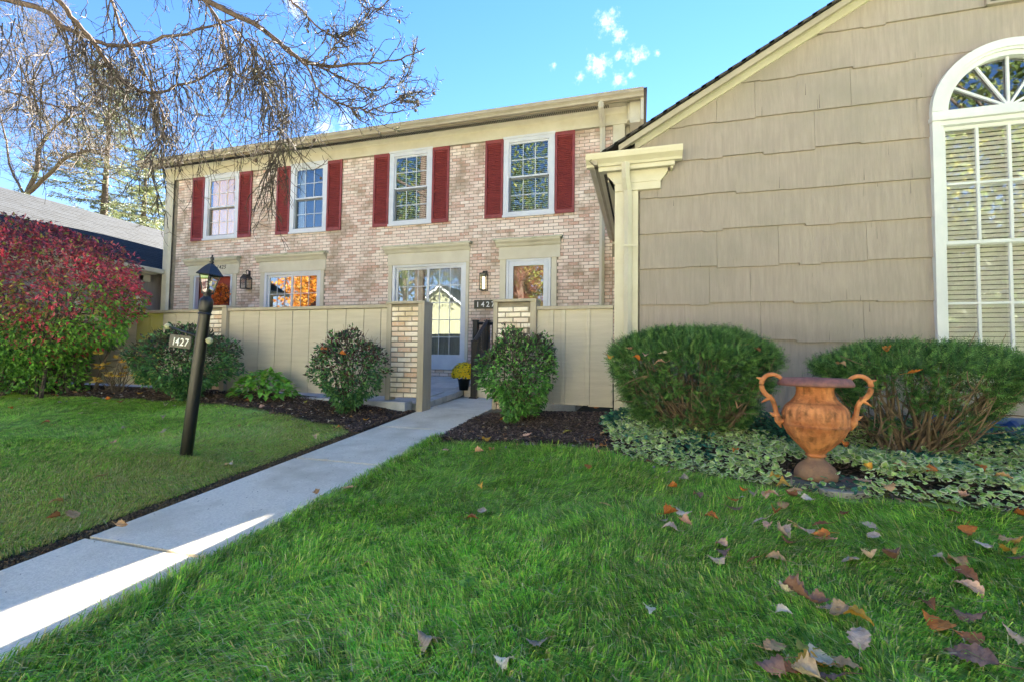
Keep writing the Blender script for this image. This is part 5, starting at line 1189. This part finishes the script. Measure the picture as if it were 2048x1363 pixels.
# ------------------------------------------------------------------ wreaths and wall lanterns
wc = at(444, 589, 8.86); wr = empty('orange_wreath', wc, 'round orange flower wreath on the red door of 1425', 'wreath')
n = 420; th = rng.uniform(0, 2*math.pi, n); ph = rng.uniform(0, 2*math.pi, n); R0, r0 = .17, .075
P = np.stack([wc[0]+(R0+r0*np.cos(ph))*np.cos(th), wc[1]-.01-r0*.8*np.abs(np.sin(ph)), wc[2]+(R0+r0*np.cos(ph))*np.sin(th)], 1)
q = G(); leaf_cloud(q, P, rng.normal(size=(n, 3))+np.array([0, -1., 0]), .06, .05, pal(['#f2863a', '#fa9a4a', '#d87030', '#e87c38'], n)); q.build('flower', m_leaf, wr, kind='stuff')
a_ = np.linspace(0, 2*math.pi, 25); G().tube(np.stack([wc[0]+R0*np.cos(a_), wc[1]+0*a_+.0, wc[2]+R0*np.sin(a_)], 1), .05, 8).build('ring', m_twig, wr)
wc = at(1066, 568, 8.87); wc[1] = 8.955; wr = empty('twig_wreath', wc, 'loose brown twig wreath behind the storm door glass of 1427', 'wreath')
q = G()
for i in range(130):
    a0 = rng.uniform(0, 2*math.pi); a_ = a0+np.linspace(0, rng.uniform(.7, 1.6), 9); r_ = .20+rng.normal()*.03+.10*np.linspace(0, 1, 9)**2*rng.uniform(-.3, 1); q.tube(np.stack([wc[0]+r_*np.cos(a_)*.9, wc[1]+rng.normal(0, .008)+0*a_, wc[2]+r_*np.sin(a_)], 1), .0035, 3, cap=False)
q.build('twig', M('wreath_twig', '#8b5a3c', '#b08a6a', 20, .9), wr, kind='stuff')
def wall_lantern(label, x, z0, z1, w_, curl):
    wl = empty('wall_lantern', (x, 8.80, z0), label, 'wall lamp'); y = 8.80; h = w_/2
    q = G()
    for sx_ in (-1, 1):
        for sy_ in (-1, 1): q.box(x+sx_*h-.007, x+sx_*h+.007, y+sy_*h-.007, y+sy_*h+.007, z0, z1)
    q.box(x-h-.008, x+h+.008, y-h-.008, y+h+.008, z0-.012, z0+.004); q.box(x-h-.008, x+h+.008, y-h-.008, y+h+.008, z1-.006, z1+.012)
    if not curl: q.box(x-.05, x+.05, y+h, 8.894, z1-.03, z1+.08); q.box(x-.03, x+.03, y-.02, 8.89, z1+.01, z1+.035)
    else:
        q.prism([(x-h-.01, z1+.012), (x+h+.01, z1+.012), (x, z1+.10)], y-h, y+h); a_ = np.linspace(-1.2, 4.2, 18)
        q.tube(np.stack([x+0*a_, y+.04+.05*np.cos(a_), z1+.16+.05*np.sin(a_)], 1), .009, 6); q.box(x-.03, x+.03, 8.88, 8.895, z1-.02, z1+.2); q.tube([(x, 8.885, z1+.12), (x, y+.06, z1+.12)], .009, 6)
    q.build('frame', m_black, wl)
    q = G(); q.box(x-h+.004, x+h-.004, y-h, y-h+.002, z0, z1); q.box(x-h, x-h+.002, y-h+.004, y+h-.004, z0, z1); q.box(x+h-.002, x+h, y-h+.004, y+h-.004, z0, z1); q.build('glass', m_glassl, wl)
    q = G(); q.lathe([(0, z0+.02), (.03, z0+.02), (.03, z1-.06), (0, z1-.06)], x, y, 12); q.build('candle_tube', m_lamp if not curl else M('frosted_glass', '#8a8a84', None, rough=.5), wl, smooth=True)
wall_lantern('black box lantern with cream light between the sliding door and storm door', -3.17, 2.47, 2.80, .13, False)
wall_lantern('black scroll arm lantern right of the red door of 1425', -9.33, 2.68, 2.93, .17, True)

# ------------------------------------------------------------------ trees
def limb_px(pts, n=40, wob=.02):
    """pts: (px, py, depth Y)"""
    P = np.array([at(*p) for p in pts]); t = np.linspace(0, len(P)-1, n); i = np.clip(t.astype(int), 0, len(P)-2); f = (t-i)[:, None]
    Pm = np.concatenate([[2*P[0]-P[1]], P, [2*P[-1]-P[-2]]]); a, b, c_, d = Pm[i], Pm[i+1], Pm[i+2], Pm[i+3]
    out = .5*((2*b)+(-a+c_)*f+(2*a-5*b+4*c_-d)*f**2+(-a+3*b-3*c_+d)*f**3); return out+rng.normal(size=out.shape)*wob*.4
pine = empty('pine_tree', (-8.8, 1.2, 0), 'old pine with drooping bare twigs overhanging from the upper left', 'tree')
G().tube([(-8.8, 1.2, -.2), (-8.7, 1.25, 2), (-8.75, 1.3, 4.5), (-8.6, 1.35, 7), (-8.6, 1.4, 10)], [.26, .22, .2, .17, .1], 12).build('trunk', m_pinebark, pine, smooth=True)
limbs = [
 ([(-330, -60, 3.2), (40, 5, 3.6), (130, 55, 3.8), (235, 92, 4.0), (345, 72, 4.2), (470, 40, 4.5)], .040, .012, 1.0),
 ([(-280, -120, 3.0), (60, -30, 3.3), (165, 60, 3.6), (235, 150, 3.9), (300, 185, 4.1), (380, 165, 4.3), (470, 120, 4.5)], .034, .010, 1.1),
 ([(-60, -260, 3.6), (250, -90, 4.0), (420, 5, 4.3), (520, 55, 4.5), (590, 112, 4.6), (640, 132, 4.7), (720, 128, 4.8), (790, 120, 4.9), (852, 98, 5.0)], .045, .006, .9),
 ([(590, 112, 4.6), (650, 138, 4.7), (700, 165, 4.8), (745, 180, 4.9), (790, 172, 5.0), (822, 152, 5.0)], .016, .004, .8),
 ([(560, 85, 4.5), (610, 130, 4.4), (640, 182, 4.4), (690, 212, 4.5), (740, 218, 4.6), (790, 205, 4.7), (815, 190, 4.7)], .016, .004, .8),
 ([(30, -250, 3.6), (330, -60, 4.1), (430, 30, 4.3), (455, 120, 4.3), (500, 160, 4.3), (545, 130, 4.4)], .024, .008, 1.2),
 ([(200, -60, 3.9), (245, 60, 4.0), (300, 170, 4.1), (330, 250, 4.1), (300, 330, 4.1)], .018, .005, 1.2),
 ([(520, -60, 4.5), (600, 20, 4.6), (660, 70, 4.7), (700, 60, 4.8), (760, 20, 4.9)], .016, .004, .8),
 ([(640, 132, 4.7), (680, 80, 4.7), (720, 50, 4.8), (745, 10, 4.8)], .012, .004, .8),
 ([(-100, 150, 3.6), (40, 190, 3.8), (130, 215, 4.0), (200, 200, 4.1)], .016, .005, 1.0),
 ([(440, 40, 4.3), (500, 90, 4.2), (530, 190, 4.2), (560, 280, 4.2), (540, 340, 4.2)], .012, .004, 1.0),
]
q = G(); tw = G(); tips = []
def sprig(p, d, L, r0, lev, droop):
    c = curve(p, d, L, 7 if lev < 2 else 5, .42, droop=droop, up=.16); n = len(c); tw.tube(c, np.linspace(r0, max(.0024, r0*.4), n), 3, cap=False)
    if lev < 2:
        m_ = rng.integers(3, 6) if lev == 0 else rng.integers(1, 4)
        for _ in range(m_):
            j = rng.integers(1, n); dd = (c[j]-c[j-1]); dd = dd/np.linalg.norm(dd)+rng.normal(size=3)*.7; sprig(c[j], dd, L*rng.uniform(.35, .6), r0*.62, lev+1, droop)
    if lev >= 1: tips.append((c[-1], c[-1]-c[-2]))
for pts, r0, r1, dens in limbs:
    c = limb_px(pts); q.tube(c, np.linspace(r0, r1, len(c)), 7)
    for j in range(3, len(c)):
        d0 = c[min(j+1, len(c)-1)]-c[j-1]; d0 /= np.linalg.norm(d0)
        for _ in range(int(rng.poisson(1.0*dens))):
            dr = rng.uniform(.12, .55) if pts[-1][0] < 600 else rng.uniform(-.1, .28)
            sd_ = rng.normal(size=3); sd_ -= sd_.dot(d0)*d0; d = d0*.7+sd_*.55+np.array([0, 0, -.35 if pts[-1][0] < 600 else .05])
            far = pts[-1][0] >= 600
            sprig(c[j], d, rng.uniform(.28, .75) if not far else rng.uniform(.15, .42), rng.uniform(.006, .011), 0, dr)
# hanging curtains of twigs
for px_, py2, Yd, n_, Lm in ((270, 110, 4.0, 14, 1.1), (330, 150, 4.1, 15, 1.25), (210, 150, 3.9, 12, 1.0), (385, 120, 4.3, 10, 1.0), (505, 90, 4.3, 18, 1.25), (545, 130, 4.3, 11, 1.1), (470, 60, 4.3, 12, 1.1), (150, 90, 3.8, 13, .9), (60, 120, 3.7, 13, .9), (600, 150, 4.4, 8, .9), (20, 40, 3.6, 12, .9)):
    for _ in range(n_):
        p = at(px_+rng.normal()*28, py2+rng.normal()*22, Yd+rng.normal()*.15); sprig(p, (rng.normal()*.5+.25, rng.normal()*.3, -1), Lm*rng.uniform(.5, 1.1), .0075, 0, rng.uniform(.0, .3))
for tx, ty in ((400, 330), (440, 340), (500, 330), (560, 300), (330, 330)):
    for _ in range(6):
        p = at(tx+rng.normal()*14, ty-70+rng.normal()*25, 4.25); sprig(p, (rng.normal()*.6+.4, 0, -1), rng.uniform(.3, .6), .0055, 0, .2)
q.build('limb', m_pinebark, pine, smooth=True); tw.build('twig', m_twig, pine, kind='stuff')
T = np.array([t[0] for t in tips]); TD = np.array([t[1]/np.linalg.norm(t[1]) for t in tips])
pxs = RT@T.T  # keep more needles towards the outer (right hand) end of the branch
keep = rng.random(len(T)) < np.where(T[:, 0] > -2.9, .55, .16); T, TD = T[keep], TD[keep]; n = len(T); nn = 16
off = rng.uniform(-.07, 0, (n, nn))[..., None]*TD[:, None]; base = T[:, None]+off; nd = TD[:, None]*.9+rng.normal(size=(n, nn, 3))*.55; nd /= np.linalg.norm(nd, axis=2, keepdims=True)
tip = base+nd*rng.uniform(.03, .055, (n, nn))[..., None]; sw = np.cross(nd, rng.normal(size=nd.shape)); sw = sw/np.linalg.norm(sw, axis=2, keepdims=True)*.0011
V = np.stack([base-sw, base+sw, tip], 2).reshape(-1, 3); C = np.repeat(pal(['#5f6f44', '#76824f', '#8a8358', '#4a5c3a', '#7c6f55'], n), nn*3, 0)
q = G(); q.add(V, np.arange(len(V)).reshape(-1, 3), None, C); q.build('needle', m_needle, pine, kind='stuff')

cm = G(); cm.lathe([(0, -.028), (.012, -.022), (.018, -.006), (.015, .010), (.007, .022), (0, .026)], 0, 0, 8); cm = cm.build('cone', m_pinebark, me_only=True)
for k in rng.choice(len(T), 26, replace=False): put('cone', cm, pine, T[k]-np.array(world_loc(pine))+np.array([0, 0, -.015]), rot=(random.uniform(-1, 1), random.uniform(-1, 1), 0))
# broad leaved weed in the lawn
wp = onground(937, 1178); we = empty('weed_plant', wp, 'small broad leaved weed in the middle of the right lawn', 'weed'); q = G(); th = np.arange(7)*.9
leaf_cloud(q, np.repeat((wp+np.array([0, 0, .02]))[None], 7, 0), np.stack([np.cos(th), np.sin(th), .35+0*th], 1), rng.uniform(.04, .06, 7), .03, pal(['#78b860', '#8cc86c'], 7)); q.build('foliage', m_leaf, we)
# bare tree behind the low house
bt = empty('bare_tree', at(45, 640, 19)*np.array([1, 1, 0]), 'bare grey deciduous tree rising behind the low shingled house', 'tree')
q = G(); tw = G()
def spread(c, r0, lev, dens, Ls):
    for j in range(2, len(c)):
        for _ in range(int(rng.poisson(dens))):
            d0 = c[j]-c[j-1]; d0 /= np.linalg.norm(d0); d = d0+rng.normal(size=3)*.75+np.array([0, -.05, .15]); L = Ls*rng.uniform(.5, 1.2); cc = curve(c[j], d, L, 6, .4); rr_ = max(r0*.45, .008); tw.tube(cc, np.linspace(rr_, rr_*.4, 7), 3, cap=False)
            if lev < 3: spread(cc, rr_, lev+1, dens*.55, Ls*.55)
for pts, r0, r1 in (([(30, 640, 19), (42, 480, 19), (50, 392, 19)], .26, .2), ([(50, 392, 19), (72, 345, 19), (78, 300, 19), (98, 265, 19), (80, 225, 19), (60, 170, 19.3)], .15, .05), ([(50, 392, 19), (95, 352, 18.8), (130, 318, 18.6), (170, 303, 18.5), (215, 312, 18.5)], .14, .05), ([(98, 265, 19), (130, 238, 19), (165, 225, 19), (190, 190, 19)], .07, .03), ([(50, 392, 19), (20, 330, 19.4), (5, 250, 19.5), (-20, 180, 19.6)], .08, .03), ([(80, 225, 19), (40, 220, 19.2), (0, 222, 19.3)], .05, .02), ([(60, 170, 19.3), (90, 110, 19.3), (120, 60, 19)], .05, .02), ([(60, 170, 19.3), (30, 110, 19.3), (40, 40, 19)], .05, .02)):
    c = limb_px(pts, 16, .05); (q).tube(c, np.linspace(r0, r1, len(c)), 7); 
    if r0 < .2: spread(c, r1*1.3, 1, 2.3, 2.1)
q.build('limb', m_bark, bt, smooth=True); tw.build('twig', m_bark, bt, kind='stuff')

# spruces
def spruce(label, px_, py_top, py_base, Yd, wpx, cols, dens=1.0, seed=0):
    top = at(px_, py_top, Yd); base = at(px_, py_base, Yd); gx_, gz_ = float(base[0]), 0.4
    e = empty('spruce_tree', (gx_, Yd, gz_), label, 'tree'); h0, h1 = float(base[2]), float(top[2])
    G().tube([(gx_, Yd, 0.3), (gx_, Yd, h0), (gx_+.05, Yd, (h0+h1)/2), (gx_, Yd, h1)], [.28, .24, .13, .02], 8).build('trunk', m_bark, e, smooth=True)
    Rm = abs(float(at(px_+wpx, py_base, Yd)[0])-gx_)/1.1; q = G(); tw = G(); z = h0
    while z < h1-.3:
        fr_ = 1-(z-h0)/(h1-h0); nb = rng.integers(5, 8)
        for _ in range(nb):
            a = rng.uniform(0, 2*math.pi); L = Rm*(.25+.8*fr_)*rng.uniform(.6, 1.1); c = curve((gx_, Yd, z), (math.cos(a), math.sin(a), .05), L, 8, .12, droop=.06, up=.12); tw.tube(c, np.linspace(.035, .008, 9), 4)
            n = int(150*dens*L/2); t = rng.uniform(.15, 1, n)*8; i = np.clip(t.astype(int), 0, 7); P = c[i]+(c[np.clip(i+1, 0, 8)]-c[i])*(t-i)[:, None]
            dd = c[-1]-c[0]; dd /= np.linalg.norm(dd); sdv = np.array([-dd[1], dd[0], 0]); wsp = rng.normal(size=n)*.16*(1.2-t/8)*L/2
            P = P+sdv*wsp[:, None]+np.array([0, 0, 1.])*(rng.normal(size=n)*.03-np.abs(wsp)*.35)[:, None]
            D = dd*.5+sdv*np.sign(wsp)[:, None]*.7+rng.normal(size=(n, 3))*.3+np.array([0, 0, -.45]); leaf_cloud(q, P, D, rng.uniform(.12, .30, n), rng.uniform(.025, .05, n), pal(cols, n, None, .25))
        z += rng.uniform(.28, .42)*(h1-h0)/9+.1
    tw.build('branch', m_bark, e, kind='stuff'); q.build('foliage', m_leaf, e, kind='stuff')
spruce('tall spruce with drooping grey-green boughs behind the low roof', 205, 120, 470, 23, 120, ['#5c6b44', '#7d8a58', '#49583a', '#98a06c', '#6b6b48'], 1.15)
spruce('smaller yellow-green spruce left of the brick townhouse corner', 285, 300, 470, 27, 75, ['#6d7a4a', '#8f9a5c', '#57663e', '#a8ac74'], 1.0)

# broad leaved trees behind the viewer, mirrored in the glass
def round_tree(name, label, x, y, h, r_, cols, n=5200, L=.3):
    e = empty(name, (x, y, 0), label, 'tree'); q = G(); q.tube([(x, y, -.1), (x+.1, y, h*.35), (x, y+.1, h*.6)], [.22, .17, .1], 8)
    for _ in range(26):
        q.tube(curve((x, y, h*rng.uniform(.28, .55)), (rng.normal(), rng.normal(), .9), r_*1.1, 7, .3), np.linspace(.08, .02, 8), 5)
    q.build('trunk', m_bark, e, smooth=True); u = rng.normal(size=(n, 3)); u /= np.linalg.norm(u, axis=1, keepdims=True); rr = rng.random(n)**.45*(1+.15*np.sin(u[:, 0]*6+x)+.12*np.sin(u[:, 2]*8))
    P = np.stack([x+r_*rr*u[:, 0], y+r_*rr*u[:, 1], h*.64+h*.36*rr*u[:, 2]], 1); q = G(); leaf_cloud(q, P, u+rng.normal(size=(n, 3)), L, L*.6, pal(cols, n, None, .25)); q.build('foliage', m_leaf, e, kind='stuff')
OR = ['#d88a2a', '#e2a03a', '#c06a24', '#b8862c']; GR = ['#5c7034', '#6f8440', '#4a5c2c', '#8a8a3c']
for a in (('maple_tree', 'orange maple across the court, mirrored in the windows of 1425', -19.5, -7.5, 7.0, 2.4, OR), ('maple_tree', 'tall orange maple behind the pale gabled house, mirrored in glass', -25, -13, 9, 3.4, OR), ('oak_tree', 'green oak between the pale and the cream house across the court', -9.5, -16, 10, 3.0, GR), ('oak_tree', 'tall green oak right of the cream house, mirrored in upper windows', 4.0, -12, 11, 3.6, GR), ('oak_tree', 'olive green oak beside the right hand gabled house across the court', 9, -11, 12, 3.8, GR), ('cedar_tree', 'low dark cedar in front of the court at right, mirrored in the arched window', 10.5, -9, 6.5, 3.6, ['#3c4a2a', '#46562e', '#2f3c24']), ('oak_tree', 'tall broad olive oak far right behind the viewer, mirrored in the arched window', 13, -9, 15, 5.0, GR), ('oak_tree', 'very tall oak straight behind the viewer, mirrored in upper windows', -8.5, -13.5, 18, 4.6, GR), ('oak_tree', 'very tall oak behind left, mirrored in the third upper window', -17, -12, 17.5, 4.4, GR)):
    round_tree(*a)
# distant tree line so that the horizon is closed
q = G(); n = 26000; a = rng.uniform(0, 2*math.pi, n); rd = rng.uniform(70, 95, n); hh2 = 7+3*np.sin(a*9)+2*np.sin(a*23); P = np.stack([rd*np.cos(a), rd*np.sin(a), rng.random(n)*hh2], 1); k = P[:, 1] < 40; P = P[k]; leaf_cloud(q, P, rng.normal(size=P.shape), 1.6, 1.2, pal(['#5c5c34', '#6f6a3c', '#8a7038', '#4c5530'], len(P))); tag(q.build('far_woods', m_leaf), 'far line of autumn trees round the estate', 'woods', kind='stuff')

# ------------------------------------------------------------------ fallen leaves
LM = []
for v_ in range(10):
    q = G(); n = 19; t = np.linspace(0, 1, n); w_ = np.interp(t, [0, .08, .3, .6, .85, 1], [.04, [.36, .28, .40, .30, .22][v_ % 5], [.46, .40, .42, .46, .36][v_ % 5], .30, .11, .0])*(1+.09*np.cos(np.arange(n)*math.pi)); w_ = w_*(1+.12*np.sin(np.arange(n)*1.7+v_*2)); curl = [.4, 1.0, -.5, 1.5, .2, -1.0, .8, -.3, 2.0, .5][v_]; bend = [.3, -.6, .8, 1.2, -.3, .6, -.9, .5, .2, -.5][v_]; V = []
    for i in range(n):
        x = t[i]-.5
        for s_ in (-1, -.55, 0, .55, 1):
            y = s_*w_[i]; z = abs(s_)**1.6*w_[i]*curl*.6+bend*(x**2)+.03*math.sin(i*1.3+s_*4+v_*2)+.02*math.sin(i*2.9+s_*7); V.append((x, y*(1-.14*abs(curl)), z))
    F = [(i*5+j, (i+1)*5+j, (i+1)*5+j+1, i*5+j+1) for i in range(n-1) for j in range(4)]
    q.add(V, None, F); st_ = curve((-.5, 0, bend*.25), (-1, .3, .2), .5, 5, .25); q.tube(st_, .012, 4)
    LM.append(q.build('fallen_leaf', m_fallen, me_only=True, smooth=True))
LC = {'tan': '#c9a47a', 'orange': '#c97f3c', 'grey': '#b3a698', 'lilac grey': '#c9b8b0', 'purple': '#94766c', 'pink': '#dcb4a2', 'pale': '#e0d2be', 'brown': '#9c6a48', 'yellow': '#d9ae4a', 'yellow green': '#a8a84e', 'red': '#c9382c', 'white': '#ddd6cc'}
def place_leaf(p, size, col, label, group, seed):
    r_ = random.Random(seed); o = bpy.data.objects.new('fallen_leaf', LM[r_.randrange(10)]); COL.objects.link(o); s_ = size*r_.uniform(.78, 1.12)
    o.location = (float(p[0]), float(p[1]), float(p[2])+.010); o.scale = (s_, s_, s_); o.rotation_euler = (r_.uniform(-.35, .45), r_.uniform(-.35, .35), r_.uniform(0, 6.28))
    c = np.clip(np.array(lin(LC[col]))*r_.uniform(1.0, 1.35)*np.array([1.12, 1.0, .82]), 0, 1); o.color = (*[float(x) for x in c], 1); tag(o, label, 'leaf', group)
LAWN = [(1210,1010,'tan',9),(1344,976,'orange',6),(1364,956,'grey',7),(1394,990,'purple',9),(1486,978,'orange',5),(1465,1000,'orange',9),(1471,1018,'purple',12),(1510,993,'grey',10),(1533,990,'pink',10),(1566,1010,'tan',10),(1581,993,'brown',9),(1595,987,'white',6),(1368,1026,'white',9),(1343,1029,'orange',8),(1424,1035,'orange',10),(1328,1044,'grey',8),(1339,1056,'lilac grey',10),(1373,1049,'pink',11),(1550,1027,'orange',11),(1517,1043,'lilac grey',10),(1537,1049,'pink',8),(1612,1062,'pink',14),(1641,1049,'brown',10),(1641,1072,'orange',9),(1655,1082,'pink',13),(1568,1072,'lilac grey',11),(1575,1085,'brown',9),(1690,1028,'brown',7),(1736,1051,'grey',7),(1744,1075,'lilac grey',10),(1904,1024,'brown',7),(2040,1033,'orange',9),(1937,1066,'orange',8),(1964,1091,'lilac grey',16),(2024,1080,'tan',15),(2020,1101,'yellow',11),(2036,1122,'purple',11),(1883,1116,'grey',12),(1912,1120,'tan',11),(1933,1150,'brown',15),(1937,1178,'pink',18),(1786,1120,'purple',14),(1742,1120,'lilac grey',10),(1701,1123,'lilac grey',10),(1440,1089,'pink',10),(1448,1107,'purple',11),(1432,1120,'grey',11),(1552,1116,'tan',10),(1506,1120,'brown',5),(1593,1190,'purple',14),(1572,1188,'white',8),(1629,1209,'purple',10),(1658,1223,'lilac grey',11),(1676,1234,'grey',8),(1566,1225,'white',7),(1715,1236,'yellow',13),(1720,1275,'lilac grey',15),(1860,1213,'brown',9),(1873,1248,'orange',11),(1941,1232,'purple',15),(2032,1271,'lilac grey',11),(1939,1283,'brown',9),(1937,1314,'purple',20),(1552,1298,'tan',15),(1616,1298,'yellow green',9),(1540,1335,'purple',15),(1639,1327,'pale',14),(1684,1331,'tan',12),(1614,1331,'yellow',12),(1581,1347,'brown',11),(1610,1356,'pale',11),(1650,1356,'purple',12),(1299,1221,'pale',7),
 (961,972,'yellow',8),(1176,933,'orange',8),(892,901,'pink',8),(959,905,'pink',8),(984,899,'tan',8),(634,989,'tan',9),(694,978,'tan',8),(965,1023,'grey',6),(946,1038,'brown',6),(735,1127,'tan',5),(852,1279,'grey',14),(1074,1290,'grey',10),(1005,1326,'white',8),
 (326,833,'grey',7),(225,884,'pink',8),(326,866,'white',7),(580,880,'lilac grey',11),(459,928,'pale',10),(205,952,'tan',9),(110,1003,'tan',10),(144,1029,'tan',12),(106,1038,'brown',8),(247,856,'grey',6),(162,827,'pale',7),(20,815,'orange',9),(630,877,'pale',6),(677,853,'orange',5),(245,1056,'tan',7),(90,845,'brown',6),(500,905,'grey',6)]
groups = {}
def landmark(x, y):
    if x < 240: return 'on the far left lawn'
    if x < 700 and y < 1120: return 'on left lawn by the path' if x > 400 else 'on lawn near the lamp post'
    if x < 1150: return 'on lawn right of the path'
    if y > 1260: return 'in the bottom leaf pile' if x < 1700 else 'at the bottom right of lawn'
    if y > 1140: return 'on the lower right lawn'
    if x < 1480: return 'on the lawn left of the urn'
    if x < 1760: return 'on the lawn in front of the urn'
    return 'on the lawn right of the urn'
byk = {}
for L_ in LAWN: byk.setdefault((L_[2], landmark(L_[0], L_[1])), []).append(L_)
ordw = ['leftmost', 'second', 'third', 'fourth', 'fifth', 'sixth', 'seventh']
def szw(s): return 'small' if s <= 8 else ('large' if s >= 13 else 'medium')
for (col, lm), lst in byk.items():
    lst.sort(); lab = []
    bysz = {}
    for l__ in lst: bysz.setdefault(szw(l__[3]), []).append(l__)
    for i, (x, y, c_, s_) in enumerate(lst):
        l_ = f'{szw(s_)} {col} leaf {lm}'.replace('on the lawn in front', 'in front') + (f', {ordw[bysz[szw(s_)].index((x, y, c_, s_))]+" from left" if (x, y, c_, s_) != bysz[szw(s_)][-1] else "rightmost"} such one' if len(bysz[szw(s_)]) > 1 else '')
        l_ = l_.replace('leftmost from left', 'leftmost'); p = onground(x, y, .03); place_leaf(p, .045+s_*.0042 if y > 900 else .07, c_, l_.replace('  ', ' '), 'fallen leaves on the lawn', x*7+y)
MUL = [(494,801,'brown'),(525,813,'pink'),(574,788,'tan'),(581,819,'pale'),(611,803,'yellow green'),(733,839,'yellow'),(640,836,'grey'),(560,812,'white'),(660,842,'pale'),(1055,871,'pink'),(1134,863,'yellow green'),(974,877,'yellow'),(1195,815,'orange'),(1180,880,'brown'),(1205,868,'tan'),(1190,893,'pink'),(1208,892,'orange'),(1214,880,'pink'),(1108,806,'orange'),(1005,838,'orange'),(293,768,'red'),(215,800,'orange'),(280,786,'yellow'),(150,783,'tan'),(240,803,'brown'),(345,800,'pale'),(330,812,'white'),(110,790,'brown'),(190,806,'grey'),(1540,1000-12,'pink'),(1590,983,'tan'),(1776,975,'tan'),(1925,995,'pink'),(1732,965,'pink'),(1690,895,'orange'),(1740,940,'yellow'),(1565,965,'yellow'),(1548,952,'yellow'),(1860,940,'orange'),(1800,930,'tan'),(2010,955,'tan'),(1960,935,'orange'),(1470,900,'orange'),(1620,1000,'white')]
byk = {}
def lm2(x): return 'on the mulch of the far left bed' if x < 400 else 'on the mulch below the long fence' if x < 760 else 'on the mulch beside the right pillar' if x < 1215 else 'in the ivy left of the urn' if x < 1632 else 'in the ivy right of the urn'
for L_ in MUL: byk.setdefault((L_[2], lm2(L_[0])), []).append(L_)
for (col, lm), lst in byk.items():
    lst.sort()
    for i, (x, y, c_) in enumerate(lst):
        off_ = .14 if 'ivy' in lm else .03
        l_ = f'{col} fallen leaf {lm}' + (f', {ordw[i] if i < len(lst)-1 else "rightmost"} {col} one' if len(lst) > 1 else ''); place_leaf(onground(x, y, off_), .085, c_, l_, 'fallen leaves on the beds', x*3+y)
TOPS = [(1222,711,'orange',4.35),(1259,695,'pink',4.3),(1290,709,'pink',4.12),(1272,713,'orange',4.15),(1326,706,'white',4.08),(1318,722,'pink',4.02),(1352,693,'grey',4.2),(1376,682,'grey',4.35),(1441,669,'tan',4.6),(1465,687,'yellow',4.3),(1488,690,'brown',4.3),(1511,698,'brown',4.3),(1535,679,'pink',4.6),(1475,815,'pink',4.1)]
T2 = [(1775,702,'orange',4.1),(1819,683,'brown',4.5),(1841,703,'pink',4.15),(1866,706,'orange',4.15),(1882,707,'orange',4.15),(1925,696,'brown',4.3),(1945,706,'brown',4.2),(1960,708,'purple',4.2),(1831,743,'orange',3.82),(1684,727,'tan',4.0)]
for nm, lst in (('left', TOPS), ('right', T2)):
    byk = {}
    for L_ in lst: byk.setdefault(L_[2], []).append(L_)
    for col, ls in byk.items():
        ls.sort()
        for i, (x, y, c_, Yd) in enumerate(ls):
            l_ = f'{col} dry leaf caught on the {nm} clipped yew bush' + (f', {ordw[i] if i < len(ls)-1 else "rightmost"} {col} one' if len(ls) > 1 else '')
            o = place_leaf(at(x, y, Yd)+np.array([0, 0, -.01]), .085, c_, l_, f'dry leaves on the {nm} yew', x+y)
for i, (x, y, c_, Yd) in enumerate([(649, 697, 'orange', 4.55), (686, 710, 'orange', 4.5)]):
    place_leaf(at(x, y, Yd), .08, c_, 'orange dry leaf on the shrub before the long fence, ' + ('left one' if i == 0 else 'right one'), 'dry leaves on the shrub', x)
# tiny litter too small to count
q = G(); n = 1500; X = rng.uniform(-11, 4, n); Y = np.where(X < -2.9, left_edge(X), bed_edge(X))+rng.normal(.25, .3, n); k = ((X < -3) | (X > -1.95)) & (Y < 5.35) & ((X < .2) | (rng.random(n) < .25)); X, Y = X[k], Y[k]; n = len(X)
leaf_cloud(q, np.stack([X, Y, g(X, Y)+.03], 1), np.stack([rng.normal(size=n), rng.normal(size=n), rng.normal(size=n)*.3], 1), rng.uniform(.02, .055, n), rng.uniform(.015, .035, n), pal(['#b08a64', '#a3948a', '#c29a6c', '#8a6248', '#c8bcae', '#8f8792'], n), up=np.array([[0, 0, 1.]])+rng.normal(size=(n, 3))*.3)
tag(q.build('leaf_litter', m_leaf), 'scraps of dry leaves along the mulch beds', 'leaf litter', kind='stuff')
# scraps on the path
q = G(); n = 420; X = rng.uniform(-2.85, -2.0, n); Y = rng.uniform(.6, 6.8, n); Z = np.where(Y < 5.5, .079*(np.maximum(Y, 1.25)-1.2)+.016, .356+(Y-5.5)*.045)
leaf_cloud(q, np.stack([X, Y, Z], 1), np.stack([rng.normal(size=n), rng.normal(size=n), rng.normal(size=n)*.1], 1), rng.uniform(.006, .022, n), rng.uniform(.002, .008, n), pal(['#6b5844', '#57483a', '#8a735c'], n), up=np.tile([[0, 0, 1.]], (n, 1))); tag(q.build('path_debris', m_mulch), 'tiny dark twigs and scraps on the concrete path', 'debris', kind='stuff')
